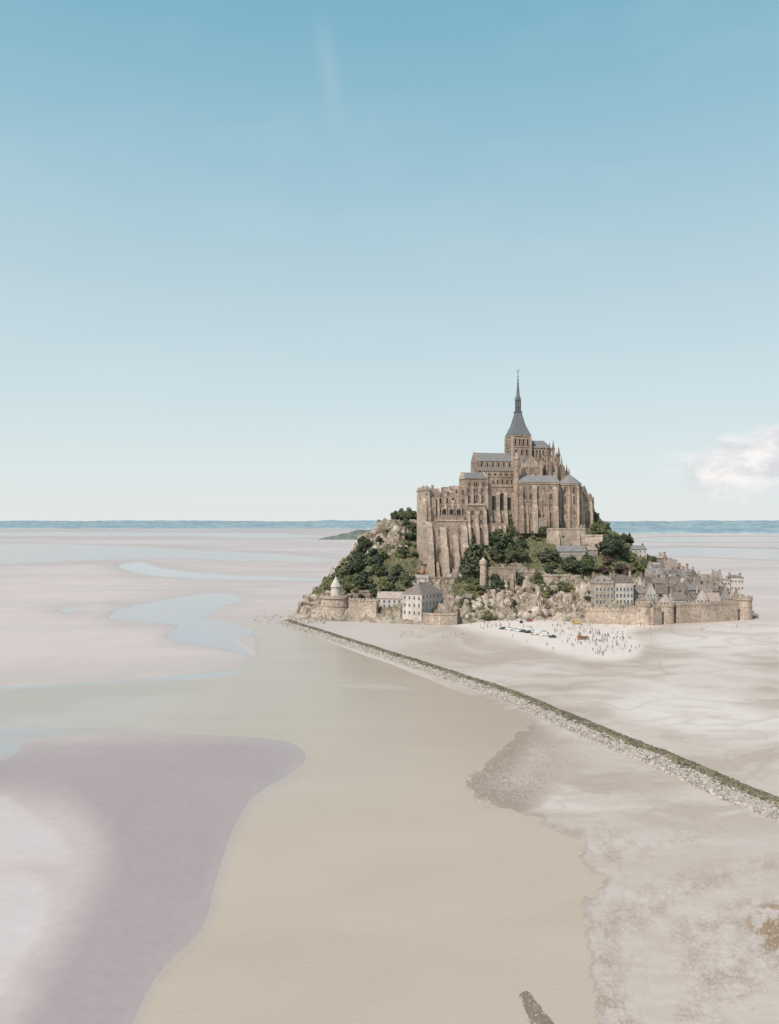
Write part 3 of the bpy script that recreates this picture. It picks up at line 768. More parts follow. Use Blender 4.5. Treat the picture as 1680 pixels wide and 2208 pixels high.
# ---------------------------------------------------------------- the abbey
TH = R(12); cT, sT = math.cos(TH), math.sin(TH)
OY = 585.0; OX = (1117-CX)/F*OY
def UU(px, v):
    k = (px-CX)/F
    return (k*(OY+v*cT)-OX+v*sT)/(cT-k*sT)
def ZZf(py, u, v):
    return H+(HY-py)*(OY+u*sT+v*cT)/F
def apar(name, u, v, z, label, cat, group=None):
    o = mkobj(name, None, None, (OX+u*cT-v*sT, OY+u*sT+v*cT, z), TH, label, cat, group)
    o.empty_display_size = 2
    return o, (u, v, z)
def part(par, name, mb, mats, label=None, rel=True):
    o, off = par
    return mkobj(name, mb.mesh(name, mats, off if rel else (0, 0, 0)), o, label=label)
def awin(par, kind, w, h, px, pyb, v, du=0):
    if kind == 'rect': kind = 'srect'
    u = UU(px, v); z = ZZf(pyb, u, v); off = par[1]
    return win(par[0], kind, w, h, u-off[0], v-off[1]-.01, z-off[2])
def awl(par, kind, w, h, u, v, pyb):   # on a left (west) face
    z = ZZf(pyb, u, v); off = par[1]
    return win(par[0], kind, w, h, u-off[0]-.01, v-off[1], z-off[2], -math.pi/2)
def ab(mb, pl, pr, vf, vb, pt, pb, mi=0):
    u0, u1 = UU(pl, vf), UU(pr, vf); um = (u0+u1)/2
    zt, zb = ZZf(pt, um, vf), ZZf(pb, um, vf)
    mb.box(u0, u1, vf, vb, zb, zt, mi)
    return u0, u1, zb, zt
def butt(mb, px, w, vf, d, pt, pb, mi=0, batter=0.0):
    u = UU(px, vf); zt = ZZf(pt, u, vf); zb = ZZf(pb, u, vf)
    zm = zb+(zt-zb)*.55
    mb.prismx(u-w/2, u+w/2, [(vf+.5, zb), (vf-d-batter, zb), (vf-d-batter*.3, zm-1), (vf-d*.6, zm+1.2), (vf-d*.55, zt-2.2), (vf+.5, zt)], mi)
def crenel(mb, u0, u1, v, z, w=1.3, h=1.3, t=.7, mi=0, gap=1.1):
    x = u0
    while x+w <= u1+.01:
        mb.box(x, x+w, v, v+t, z-.02, z+h*random.uniform(.85, 1.1), mi); x += w+gap
def pinn(par, px, v, pt, pb, w=.8, sp=6.0):
    u = UU(px, v); zt = ZZf(pt, u, v); zb = ZZf(pb, u, v)
    mb = MB(); zs = zt-sp
    mb.sq(u, v, zb, zs, w*1.25, w, 0)
    mb.sq(u, v, zs, zs+.4, w*1.35, w*1.35, 0)
    mb.sq(u, v, zs+.4, zt, w*.85, .06, 0)
    for k in range(3):
        zz = zs+.6+k*sp*.25; r = w*.85*(1-(zz-zs)/sp)+.12
        for dx, dy in ((1, 0), (-1, 0), (0, 1), (0, -1)):
            mb.box(u+dx*r-.13, u+dx*r+.13, v+dy*r-.13, v+dy*r+.13, zz, zz+.4, 0)
    for dx in (-1, 1):
        for dy in (-1, 1):
            mb.sq(u+dx*w, v+dy*w, zs-1.5, zs+1.6, .22, .03, 0)
    part(par, 'pinnacle', mb, [M['abbey']])
ST = [M['abbey'], M['abbeyl'], M['slate'], M['shade_pane']]

# --- church
ch = apar('abbey_church', 0, 0, 60, 'granite abbey church with crossing tower and tall slate spire', 'church')
mb = MB()
z1 = ZZf(938, 0, -7); z0 = ZZf(1030, 0, -7); zm = ZZf(964, 0, -7)
mb.box(-7.1, 7.1, -7.1, 7.1, z0, zm, 0); mb.box(-7.4, 7.4, -7.4, 7.4, zm, zm+.5, 1); mb.box(-6.8, 6.8, -6.8, 6.8, zm+.5, z1-.8, 0)
mb.box(-7.3, 7.3, -7.3, 7.3, z1-.8, z1, 1)
for sx in (-1, 1):
    for sy in (-1, 1):
        mb.box(sx*6.9-.7, sx*6.9+.7, sy*6.9-.7, sy*6.9+.7, z0, z1-1, 1)
part(ch, 'crossing_tower', mb, ST)
for f in (0, 1):
    for i in range(4):
        t = -4.6+i*3.07
        if f == 0: win(ch[0], 'round', 1.5, 4.4, t, -6.82, zm+1.6-60)
        else: win(ch[0], 'round', 1.5, 4.4, -6.82, t, zm+1.6-60, -math.pi/2)
    for i in range(3):
        t = -4+i*4
        if f == 0: win(ch[0], 'round', 1.5, 3.6, t, -7.12, zm-5.2-60)
        else: win(ch[0], 'round', 1.5, 3.6, -7.12, t, zm-5.2-60, -math.pi/2)
mb = MB()
za = ZZf(918, 0, 0); zb_ = ZZf(900, 0, 0); zc = ZZf(889, 0, 0); zd = ZZf(864, 0, 0)
mb.sq(0, 0, z1, z1+.35, 7.5, 7.5); mb.sq(0, 0, z1+.35, za, 7.2, 4.3); mb.sq(0, 0, za, zb_, 4.3, 2.8); mb.sq(0, 0, zb_, zc, 2.8, 2.1)
mb.sq(0, 0, zc, zc+.5, 2.6, 2.6)
for i in range(8):
    a_ = i*math.pi/4+.39
    mb.frust(1.9*math.cos(a_), 1.9*math.sin(a_), zc+.5, zd, .32, .3, 6)
mb.frust(0, 0, zc+.5, zd, 1.1, 1.0, 8)
mb.frust(0, 0, (zc+zd)/2-.2, (zc+zd)/2+.4, 2.2, 2.2, 8); mb.frust(0, 0, zd, zd+.6, 2.4, 2.2, 8)
for i in range(8):
    a_ = i*math.pi/4+.39
    mb.frust(2.1*math.cos(a_), 2.1*math.sin(a_), zd+.4, zd+3.2, .32, .03, 5)
ze = ZZf(840, 0, 0); zf = ZZf(806, 0, 0)
mb.frust(0, 0, zd+.6, ze, 1.65, .95, 8); mb.frust(0, 0, ze, ze+.3, 1.15, 1.1, 8); mb.frust(0, 0, ze+.3, zf, .9, .16, 8)
for k in range(7):
    zz = zd+2+k*2.6; r = 1.65-(zz-zd)*.062
    for i in range(4):
        a_ = i*math.pi/2+.39
        mb.frust(r*math.cos(a_), r*math.sin(a_), zz, zz+.5, .18, .05, 4)
for sx, sy in ((0, -1), (-1, 0), (1, 0)):   # dormers
    mb.sq(sx*5.0, sy*5.0, z1+2.0, z1+4.6, .8, .06)
part(ch, 'spire', mb, [M['spire']])
mb = MB()
mb.frust(0, 0, zf-.3, zf+.4, .35, .35, 8); mb.frust(0, 0, zf+.4, zf+2.2, .42, .28, 8); mb.frust(0, 0, zf+2.2, zf+2.7, .2, .22, 8)
mb.prismy(-.05, .05, [(.1, zf+1.9), (1.1, zf+3.1), (.9, zf+1.6), (.2, zf+1.1)]); mb.prismy(-.05, .05, [(-.1, zf+1.9), (-1.1, zf+3.1), (-.9, zf+1.6), (-.2, zf+1.1)])
mb.box(.3, .4, -.06, .06, zf+1.9, zf+4.1)
part(ch, 'archangel_statue', mb, [M['gold']])
# nave
mb = MB(); rf = MB()
un0 = UU(1027, -6.5)
zn = ZZf(995, -15, -6.5); znr = ZZf(977, -15, 0)
mb.box(un0, -6.9, -6.5, 6.5, 45, zn, 0)
mb.prismx(un0, un0+.9, [(-6.7, zn), (6.7, zn), (0, znr+.5)], 0)
rf.gable(un0+.9, -6.9, -7, 7, zn+.02, znr, 'x', 0)
ua0 = UU(1030, -12)
za_ = ZZf(1016, -15, -12)
mb.box(ua0, -6.8, -12, -6.4, 45, za_, 0)
ra = MB(); ra.prismx(ua0, -6.8, [(-12.4, za_+.02), (-6.45, za_+.02), (-6.45, za_+3.4)], 0)
for i in range(7):
    u_ = un0+2+i*(abs(un0)-9)/6
    mb.box(u_-.35, u_+.35, -7.0, -6.4, za_+3, zn-.3, 1); mb.box(u_-.45, u_+.45, -12.9, -11.9, 45, za_-.5, 1)
    if i < 6:
        uc = u_+(abs(un0)-9)/12
        win(ch[0], 'round', 1.3, 3.0, uc, -6.52, za_+3.4-60); win(ch[0], 'round', 1.2, 2.8, uc, -12.02, za_-4.5-60)
win(ch[0], 'round', 1.8, 4, un0-.02, 0, zn-4-60, -math.pi/2); win(ch[0], 'round', 1.4, 3.5, un0-.02, -3.8, zn-6-60, -math.pi/2)
part(ch, 'nave_wall', mb, ST); part(ch, 'nave_roof', rf, [M['slate']]); part(ch, 'aisle_roof', ra, [M['slateb']])
# transept
mb = MB(); rf = MB()
ut0, ut1 = UU(1126, -20), UU(1166, -20)
zt_, zr_ = ZZf(1008, 5, -20), ZZf(984, 5, -20)
mb.box(ut0, ut1, -20, -6.9, 50, zt_, 0); mb.prismy(-20.3, -19.4, [(ut0-.2, zt_), (ut1+.2, zt_), ((ut0+ut1)/2, zr_+.6)], 1)
rf.gable(ut0-.3, ut1+.3, -19.4, 0, zt_+.02, zr_, 'y')
for u_ in (ut0, ut1):
    mb.box(u_-.8, u_+.8, -21, -19, 50, zt_+1, 1); mb.sq(u_, -20, zt_+1, zt_+4.5, .7, .05, 1)
um = (ut0+ut1)/2
ro = MB(); ro.frust(0, 0, 0, .3, 2.2, 2.2, 20, 1); ro.frust(0, 0, .3, .33, 1.8, 1.8, 20, 0)
for i in range(6):
    a_ = i*math.pi/6
    ro.add([(1.8*math.cos(a_)-.1*math.sin(a_), 1.8*math.sin(a_)+.1*math.cos(a_), .37), (1.8*math.cos(a_)+.1*math.sin(a_), 1.8*math.sin(a_)-.1*math.cos(a_), .37), (-1.8*math.cos(a_)+.1*math.sin(a_), -1.8*math.sin(a_)-.1*math.cos(a_), .37), (-1.8*math.cos(a_)-.1*math.sin(a_), -1.8*math.sin(a_)+.1*math.cos(a_), .37)], [(0, 1, 2, 3)], 1)
o = mkobj('rose_window', ro.mesh('rose_window', [M['shade_pane'], M['abbeyl']]), ch[0], (um, -20.02, zt_-2.2-60)); o.rotation_euler = (math.pi/2, 0, 0)
for k in (-3.2, 0, 3.2): win(ch[0], 'point', 1.4, 4.2, um+k, -20.02, zt_-10-60)
part(ch, 'transept_wall', mb, ST); part(ch, 'transept_roof', rf, [M['slate']])
# choir
mb = MB(); rf = MB(); rg = MB()
uc1 = UU(1178, -5); zc1 = ZZf(966, 12, -5); zcr = ZZf(950, 12, 0)
mb.box(6.9, uc1, -5.5, 5.5, 50, zc1, 0); mb.frust(uc1, 0, 50, zc1, 5.5, 5.5, 12, 0)
rf.gable(6.9, uc1, -6, 6, zc1+.02, zcr, 'x'); rg.frust(uc1, 0, zc1+.01, zcr, 6, .1, 12)
uamb = UU(1208, -13); zam = ZZf(1004, 20, -13)
mb.box(6.8, uamb-4, -13.5, 13.5, 50, zam, 0); mb.frust(uamb-6, 0, 50, zam, 14, 14, 12, 0)
ra = MB(); ra.prismx(6.8, uamb-4, [(-13.7, zam+.02), (-5.6, zam+.02), (-5.6, zam+3)], 0)
crenel(mb, 7, uamb-4, -13.6, zam, .5, .9, .3, 1, .5)
crenel(mb, 7, uc1, -6.1, zc1, .45, .9, .3, 1, .5)
for i in range(5):
    uc = 9.5+i*(uc1-8)/4.6
    win(ch[0], 'point', 1.7, 6.5, uc, -5.52, zc1-8-60); win(ch[0], 'point', 1.7, 5, uc+2, -13.52, zam-7-60)
part(ch, 'choir_wall', mb, ST); part(ch, 'choir_roof', rf, [M['slate']]); part(ch, 'apse_roof', rg, [M['slate']]); part(ch, 'aisle_roof', ra, [M['slateb']])
for px, pt, v, dv in ((1160, 972, -13.5, 8), (1168, 980, -17, 8), (1178, 962, -13.5, 8), (1186, 978, -16, 8), (1193, 948, -9, 4), (1199, 972, -14, 7), (1205, 962, -6, 3), (1211, 984, -11, 5), (1217, 1003, -14, 5), (1222, 1000, -6, 3), (1227, 1008, -12, 3), (1172, 956, 9, 0), (1185, 953, 9, 0)):
    pinn(ch, px, v, pt, 1050, .75, 6.5)
    if dv:
        u = UU(px, v); zt2 = ZZf(pt, u, v)-7
        mb = MB()
        for off_ in (0, -4.5):
            mb.prismx(u-.3, u+.3, [(v, zt2-4+off_), (v, zt2-2.8+off_), (v+dv, zt2+1.8+off_), (v+dv, zt2+.4+off_), (v+dv*.5, zt2-2.2+off_)], 0)
        mb.prismx(u-.45, u+.45, [(v-.9, zt2-25), (v-.9, zt2-6), (v+.9, zt2-3), (v+.9, zt2-25)], 1)
        part(ch, 'flying_buttress', mb, ST)

# --- lodgings block with buttresses
lo = apar('abbey_lodgings', 5, -22, 55, 'tall buttressed granite monastery lodgings with slate roof', 'monastery building')
mb = MB(); rf = MB(); rg = MB()
vf = -30
u0, u1, zb_, zt_ = ab(mb, 1121, 1206, vf, -15, 1040, 1150)
ab(mb, 1120, 1207, vf-.35, -14.8, 1040, 1043, 1); ab(mb, 1120.5, 1206, vf-.25, -15, 1078, 1080, 1)
rf.gable(u0-.5, u1+.5, vf-.6, -14.4, zt_+.05, ZZf(1025, (u0+u1)/2, -22), 'x')
for px, w, d, t_ in ((1124, 2.2, 2.0, 1046), (1137, 1.2, 1, 1082), (1152, 3.0, 2.6, 1044), (1167, 1.3, 1.2, 1072), (1181, 1.4, 1.3, 1060), (1197, 2.8, 2.4, 1048)):
    butt(mb, px, w, vf, d, t_, 1150, 1 if w > 2.5 else 0, .8)
ab(mb, 1156, 1180, vf-2.2, vf+1, 1116, 1150, 1)
crenel(mb, u0, u1, vf-.3, zt_, .9, .7, .4, 1, 1.0)
ut = UU(1231, -24); rr = 8.3
zt2 = ZZf(1043, ut, -24)
mb.frust(ut, -21, 45, zt2, rr, rr, 8, 0, R(22.5)); mb.frust(ut, -21, zt2-1, zt2, rr+.4, rr+.4, 8, 1, R(22.5))
rg.frust(ut, -21, zt2, ZZf(1025, ut, -24), rr+.6, 1.8, 8, 0, R(22.5))
for i in range(8):
    a_ = R(22.5+45*i)
    mb.frust(ut+(rr+.3)*math.cos(a_), -21+(rr+.3)*math.sin(a_), 45, zt2-2, 1.1, .8, 4, 1, a_)
part(lo, 'wall', mb, ST); part(lo, 'roof', rf, [M['slate']]); part(lo, 'tower_roof', rg, [M['slate']])
for px in (1131, 1144, 1160, 1174, 1188):
    awin(lo, 'rect', 1.0, 2.0, px, 1056+random.uniform(-2, 2), vf)
    if px != 1174: awin(lo, 'point', 1.3, 3.6, px, 1075, vf)
    if random.random() < .7: awin(lo, 'rect', .8, 1.8, px+random.uniform(-2, 2), 1091, vf)
    if not 1155 < px < 1180: awin(lo, 'round', .9, 2.2, px+random.uniform(-3, 3), 1112+random.uniform(-4, 4), vf)
for i in range(4):
    a_ = R(-135+45*(i-0)); x_ = ut+(rr*math.cos(R(22.5))+.02)*math.cos(a_); y_ = -21+(rr*math.cos(R(22.5))+.02)*math.sin(a_)
    for pyy, w, h in ((1062, 1.3, 4.2), (1085, 1.5, 5.2), (1108, 1.0, 2.4)):
        win(lo[0], 'point', w, h, x_-5, y_+22, ZZf(pyy, ut, -28)-55, a_+math.pi/2)
for px in (1150, 1196): # chimneys
    mb = MB(); u = UU(px, -20); mb.box(u-.9, u+.9, -21, -19.5, zt_, ZZf(1018, u, -20)); mb.box(u-1.1, u+1.1, -21.2, -19.3, ZZf(1020, u, -20), ZZf(1019, u, -20)); part(lo, 'chimney', mb, [M['abbeyl']])
mb = MB(); u = UU(1115, -28); zt3 = ZZf(990, u, -28)
mb.frust(u, -27, 45, zt3, 2.3, 1.9, 12); mb.frust(u, -27, zt3, zt3+.5, 2.3, 2.3, 12, 1); mb.frust(u, -27, zt3+.5, ZZf(975, u, -28), 2.1, .05, 12, 1)
part(lo, 'stair_turret', mb, ST)
ea = apar('gatehouse_tower', UU(1265, -18), -18, 55, 'square granite gatehouse wing at the edge of the abbey', 'gatehouse')
mb = MB(); rf = MB()
u0, u1, _, zt_ = ab(mb, 1253, 1277, -19, -4, 1066, 1145)
crenel(mb, u0, u1, -19.2, zt_, 1, 1, .6, 1); rf.gable(u0+1, u0+6, -18, -6, zt_, ZZf(1048, u0, -15), 'y')
butt(mb, 1257, 1.6, -19, 1.5, 1075, 1140, 1); butt(mb, 1274, 1.6, -19, 1.8, 1080, 1140, 1, .6)
ab(mb, 1268, 1281, -14, 0, 1072, 1145)
part(ea, 'wall', mb, ST); part(ea, 'roof', rf, [M['slate']])
for pyy in (1082, 1098, 1115): awin(ea, 'rect', .9, 1.8, 1265, pyy, -19)

# --- middle block with great arches
mi = apar('monastery_hall', UU(1082, -24), -24, 50, 'granite monastery hall with tall blind arches and buttresses', 'monastery building')
mb = MB(); rf = MB()
vf = -24
u0, u1, _, zt_ = ab(mb, 1052, 1114, vf, -12, 1047, 1175)
ab(mb, 1051, 1114, vf-.4, -12, 1047, 1049.5, 1); crenel(mb, u0, u1, vf-.3, zt_, .7, .9, .4, 1, .6)
ab(mb, 1058, 1110, -17, -10, 1026, 1050, 0); ab(mb, 1057, 1111, -17.3, -10, 1026, 1028, 1)
for px, w in ((1055, 2.4), (1074, 1.8), (1090, 1.8), (1106, 2.2)): butt(mb, px, w, vf, 2.2, 1060, 1172, 1, 2.0)
ab(mb, 1046, 1092, -29, -23, 1128, 1180, 0)
for px in (1050, 1064, 1078, 1088): butt(mb, px, 1.6, -29, 1.8, 1132, 1180, 1, 1.5)
part(mi, 'wall', mb, ST)
for px, hh_ in ((1065, 10), (1082, 12), (1098, 9)): awin(mi, 'round', 2.8, hh_, px, 1100, vf); awin(mi, 'rect', .9, 1.7, px, 1118, vf)
for i in range(5): awin(mi, 'round', 1.1, 3.2, 1063+i*10, 1044, -17)
for px in (1057, 1071, 1083): awin(mi, 'rect', .9, 1.8, px, 1146, -29)

# --- stepped guest building
gu = apar('monastery_guest_house', UU(1020, -26), -26, 45, 'stepped granite guest house with many small windows and slate roof', 'monastery building')
mb = MB(); rf = MB(); rg = MB()
vf = -27
u0, u1, _, zt_ = ab(mb, 1003, 1050, vf, -13, 1032, 1180)
rf.gable(u0-.3, u1+.3, vf-.5, -12.6, zt_+.05, ZZf(1019, (u0+u1)/2, -20), 'x')
mb.prismx(u0-.5, u0+.4, [(vf-.3, zt_-.1), (-12.8, zt_-.1), (-19.9, ZZf(1018, u0, -20)+.3)], 1); mb.prismx(u1-.4, u1+.5, [(vf-.3, zt_-.1), (-12.8, zt_-.1), (-19.9, ZZf(1018, u1, -20)+.3)], 1)
ua, ub, _, z2 = ab(mb, 990, 1006, vf-1.5, -14, 1048, 1180, 0)
ab(mb, 989.5, 1006, vf-1.7, -14, 1048, 1050, 1)
ab(mb, 1008, 1048, vf-3.5, vf+1, 1090, 1180, 0); rg.prismx(UU(1008, vf-3), UU(1048, vf-3), [(vf-4, ZZf(1090, -30, vf)), (vf, ZZf(1090, -30, vf)), (vf, ZZf(1085, -30, vf))], 0)
for px in (1005, 1018, 1034, 1049): butt(mb, px, 1.5, vf, 1.5, 1045, 1100, 1, .3)
for px in (1010, 1028, 1046): butt(mb, px, 2.0, vf-3.5, 2.0, 1100, 1175, 1, 2.5)
part(gu, 'wall', mb, ST); part(gu, 'roof', rf, [M['slate']]); part(gu, 'lean_to_roof', rg, [M['slateb']])
for r_, pyy in enumerate((1046, 1060, 1074, 1085)):
    for px in (1011, 1023, 1028, 1041): awin(gu, 'rect' if r_ % 2 else 'round', 1.1, 2.1, px, pyy, vf)
for pyy in (1064, 1084, 1104): awin(gu, 'round', 1.2, 2.6, 998, pyy, vf-1.5)
for pyy in (1108, 1128, 1146):
    for px in (1018, 1037): awin(gu, 'round', 1.2, 2.6, px, pyy, vf-3.5)
mb = MB(); u = UU(1003, -22); mb.box(u-.8, u+.8, -22, -20.5, zt_-4, zt_+4); part(gu, 'chimney', mb, [M['abbeyl']])

# --- west ruin wall with arcades and giant buttressed base
we = apar('abbey_west_range', UU(965, -28), -28, 30, 'roofless western granite range with arcades above huge battered buttresses', 'monastery building')
mb = MB()
u0, u1, _, zt_ = ab(mb, 927, 992, -27, -12, 1060, 1150)
ab(mb, 927, 992, -27.3, -12, 1088, 1090, 1)
ab(mb, 958, 975, -26.2, -18, 1050, 1090, 0); ab(mb, 978, 992, -26.5, -14, 1047, 1090, 1)
x = u0
while x < u1-1.5:   # ragged ruined top
    w = random.uniform(1.0, 3.4); h = random.choice([0, 0, .8, 2.0, 3.2, 4.4])
    if h: mb.box(x, min(x+w, u1), -27+random.uniform(.1, .3), -25.6, zt_-.3, zt_+h, random.choice((0, 1)))
    x += w
ab(mb, 912, 927, -30, -13, 1050, 1210, 1); ab(mb, 911, 927.5, -30.3, -13, 1056, 1058, 0)
ab(mb, 927, 940, -28.6, -14, 1072, 1160, 0)
uc0, uc1_ = UU(912, -30), UU(927, -30); crenel(mb, uc0, uc1_, -30, ZZf(1050, uc0, -30), 1.2, .9, .8, 0, .9)
butt(mb, 915, 2.6, -30, 2.2, 1072, 1215, 1, 3.0); butt(mb, 926, 1.8, -30, 1.6, 1092, 1215, 0, 3.0)
for px, t_ in ((945, 1070), (960, 1062), (976, 1075), (988, 1060)): butt(mb, px, 1.3, -27, 1.4, t_, 1130, 1, .4)
ab(mb, 942, 1002, -29.5, -20, 1112, 1160, 0); ab(mb, 942, 1002, -29.8, -20, 1112, 1114, 1)
# battered base
ub0, ub1 = UU(922, -32), UU(1006, -32)
zt4, zb4 = ZZf(1124, -40, -32), ZZf(1245, -40, -32)
mb.prismx(ub0, ub1, [(-20, zb4), (-37, zb4), (-33.5, zt4-14), (-32, zt4), (-20, zt4)], 0)
mb.prismx(UU(940, -32), ub1+.2, [(-21, zt4), (-32.5, zt4), (-32.5, zt4+.6), (-21, zt4+1.4)], 1)
for px, w, dz, mi_ in ((925, 3.8, 0, 1), (939, 1.8, 13, 0), (955, 4.2, 3, 1), (971, 1.8, 19, 0), (982, 3.2, 8, 1), (1000, 4.0, 2, 1)):
    u = UU(px, -33); e_ = random.uniform(-.8, .8)
    mb.prismx(u-w/2, u+w/2, [(-30, zb4), (-42.5+e_, zb4), (-38.3+e_, zt4-15-dz), (-36.6, zt4-13.5-dz), (-34.6, zt4-3-dz), (-32, zt4-.4-dz), (-30, zt4-.5-dz)], mi_)
part(we, 'wall', mb, ST)
for i in range(4): awin(we, 'round', 2.0, 3.6, 949.5+i*13.5, 1085, -27)
for i in range(3): awin(we, 'round', 3.2, 3.9, 958+i*15.5, 1110, -29.55)
for px, t_ in ((951, 1070), (966, 1066), (984, 1062)): awin(we, 'round', 1.0, 2.0, px, t_, -27.02)
for px, t_ in ((932, 1142), (947, 1150), (964, 1146), (991, 1152)): awin(we, 'rect', .7, 2.2, px, t_, -33.2)
for px, t_ in ((947, 1188), (964, 1176), (991, 1192)): awin(we, 'rect', .7, 1.8, px, t_, -34.9)
for pyy in (1075, 1105, 1140): awl(we, 'round', 1.3, 2.8, UU(912, -30), -22, pyy)
for pyy, px in ((1068, 920), (1098, 919), (1130, 921)): awin(we, 'rect', .8, 1.6, px, pyy, -30.02)

# ---------------------------------------------------------------- generic buildings
def building(name, o, rz, w, d, h, rh, rtype, wallm, roofm, label, cat, front=None, left=None, right=None, group=None, chims=(), door=True, under=4.0, winsize=(1.0, 1.6), cornice=True, dorm=0):
    e = mkobj(name, None, None, o, rz, label, cat, group)
    mb = MB(); mb.box(0, w, 0, d, -under, h, 0)
    if cornice: mb.box(-.2, w+.2, -.2, d+.2, h-.35, h, 0)
    if rtype == 'gx':
        mb.prismx(0.0, .3, [(0, h), (d, h), (d/2, h+rh-.1)]); mb.prismx(w-.3, w, [(0, h), (d, h), (d/2, h+rh-.1)])
    if rtype == 'gy':
        mb.prismy(0.0, .3, [(0, h), (w, h), (w/2, h+rh-.1)]); mb.prismy(d-.3, d, [(0, h), (w, h), (w/2, h+rh-.1)])
    mkobj('wall', mb.mesh('wall', [wallm]), e)
    rf = MB(); q = .45
    if rtype == 'gx': rf.gable(.02, w-.02, -q, d+q, h-.05, h+rh, 'x')
    elif rtype == 'gy': rf.gable(-q, w+q, .02, d-.02, h-.05, h+rh, 'y')
    elif rtype == 'hip': rf.hip(-q, w+q, -q, d+q, h+.01, h+rh, 0, .9)
    elif rtype == 'mans':
        a_ = 1.5
        vs = [(-q, -q, h), (w+q, -q, h), (w+q, d+q, h), (-q, d+q, h), (a_, a_, h+rh*.75), (w-a_, a_, h+rh*.75), (w-a_, d-a_, h+rh*.75), (a_, d-a_, h+rh*.75)]
        rf.add(vs, [(0, 1, 5, 4), (1, 2, 6, 5), (2, 3, 7, 6), (3, 0, 4, 7), (0, 3, 2, 1)])
        rf.hip(a_, w-a_, a_, d-a_, h+rh*.75, h+rh)
    ro = mkobj('roof', rf.mesh('roof', [roofm]), e)
    for cx, cy, ch_ in chims:
        c = MB(); c.box(-.5, .5, -.7, .7, -3, ch_); c.box(-.62, .62, -.82, .82, ch_-.35, ch_-.1); c.frust(0, -.3, ch_, ch_+.5, .18, .15, 6); c.frust(0, .3, ch_, ch_+.5, .18, .15, 6)
        mkobj('chimney', c.mesh('chimney', [M['chim']]), ro, (cx*w, cy*d, h+rh))
    if dorm:
        for i in range(dorm):
            c = MB(); c.box(-.7, .7, 0, 2.2, 0, 1.7, 0); c.gable(-.9, .9, -.15, 2.4, 1.7, 2.5, 'y', 1); c.add([(-.45, -.02, .35), (.45, -.02, .35), (.45, -.02, 1.5), (-.45, -.02, 1.5)], [(0, 1, 2, 3)], 2)
            mkobj('dormer', c.mesh('dormer', [M['plaster'], roofm, M['glass']]), ro, (w*(i+.5)/dorm, .25, h+.35))
    ww, wh = winsize
    def grid(spec, face):
        nc, zs = spec
        for r_, z in enumerate(zs):
            for i in range(nc):
                t = (i+.5)/nc
                if face == 'f' and door and r_ == 0 and i == nc//2: continue
                if face == 'f': win(e, 'rect', ww, wh, t*w, 0, z)
                elif face == 'l': win(e, 'rect', ww, wh, 0, t*d, z, -math.pi/2)
                else: win(e, 'rect', ww, wh, w, t*d, z, math.pi/2)
    if front: grid(front, 'f')
    if left: grid(left, 'l')
    if right: grid(right, 'r')
    if door and front:
        c = MB(); c.box(-.6, .6, -.06, .05, 0, 2.2, 0); c.box(-.8, -.6, -.14, .05, 0, 2.4, 1); c.box(.6, .8, -.14, .05, 0, 2.4, 1); c.box(-.8, .8, -.14, .05, 2.2, 2.45, 1)
        mkobj('door', c.mesh('door', [M['door'], M['frame']]), e, (w*(front[0]//2+.5)/front[0], 0, 0))
    return e

# barracks by the shore
x, y = G(909, 1346)
building('barracks', (x, y, 0), R(52), 23, 14.5, 18, 6.5, 'hip', M['plaster'], M['slatew'], 'pale three-storey barracks with hipped slate roof beside the shore', 'building',
         (6, (2.2, 6.6, 11, 15.2)), (4, (5.5, 10, 14.6)), None, None, ((.3, .5, 1.8), (.75, .5, 1.8)), True, 3, (1.25, 2.1))
x, y = G(812, 1338)
building('barracks_wing', (x, y+1, 0), R(-8), 19.5, 9, 14, 4, 'gx', M['plaster'], M['slateb'], 'long pale two-storey barracks wing with slate roof', 'building',
         (6, (5.0, 8.2, 11.2)), (2, (8.2, 11.2)), None, None, ((.05, .5, 1.5), (.95, .5, 1.5)), False, 3, (1.15, 1.9))
def wallseg(name, pts, z0, z1, t, mat, label, cat='wall', cren=True, group=None, piers=0):
    e = mkobj(name, None, None, (*pts[0], z0), 0, label, cat, group)
    mb = MB(); pa = MB()
    for (xa, ya), (xb, yb) in zip(pts[:-1], pts[1:]):
        l = math.hypot(xb-xa, yb-ya); an = math.atan2(yb-ya, xb-xa)
        q = MB(); q.prismx(0, l, [(-.6, -4), (-t*.15, 3), (0, z1-z0-1), (t, z1-z0-1), (t, -4)]); q.box(-.1, l+.1, -.3, .35, z1-z0-1.3, z1-z0-.9)
        k = MB(); k.box(0, l, -.25, .35, z1-z0-.9, z1-z0-.2)
        if cren: crenel(k, .2, l-.2, -.24, z1-z0-.2, 1.5, .8, .58, 0, .8)
        n_ = int(l/2.4)
        if cren:
            for i in range(n_):
                q.box(i*2.4+.4, i*2.4+.9, -.55, 0, z1-z0-2.0, z1-z0-1.25)
        for i in range(piers):
            c_ = l*(i+.5+random.uniform(-.2, .2))/piers; w_ = random.uniform(.7, 1.4)
            q.prismx(c_-w_, c_+w_, [(-3.0, -4), (-1.2, (z1-z0)*.55), (-.1, (z1-z0)*random.uniform(.65, .85)), (.5, (z1-z0)*.6), (.5, -4)])
        ca, sa = math.cos(an), math.sin(an)
        for src, dst in ((q, mb), (k, pa)):
            dst.add([(xa-pts[0][0]+vx*ca-vy*sa, ya-pts[0][1]+vx*sa+vy*ca, vz) for vx, vy, vz in src.V], src.Fc)
    mkobj('wall_face', mb.mesh('wall_face', [mat]), e); mkobj('parapet', pa.mesh('parapet', [mat]), e)
    return e
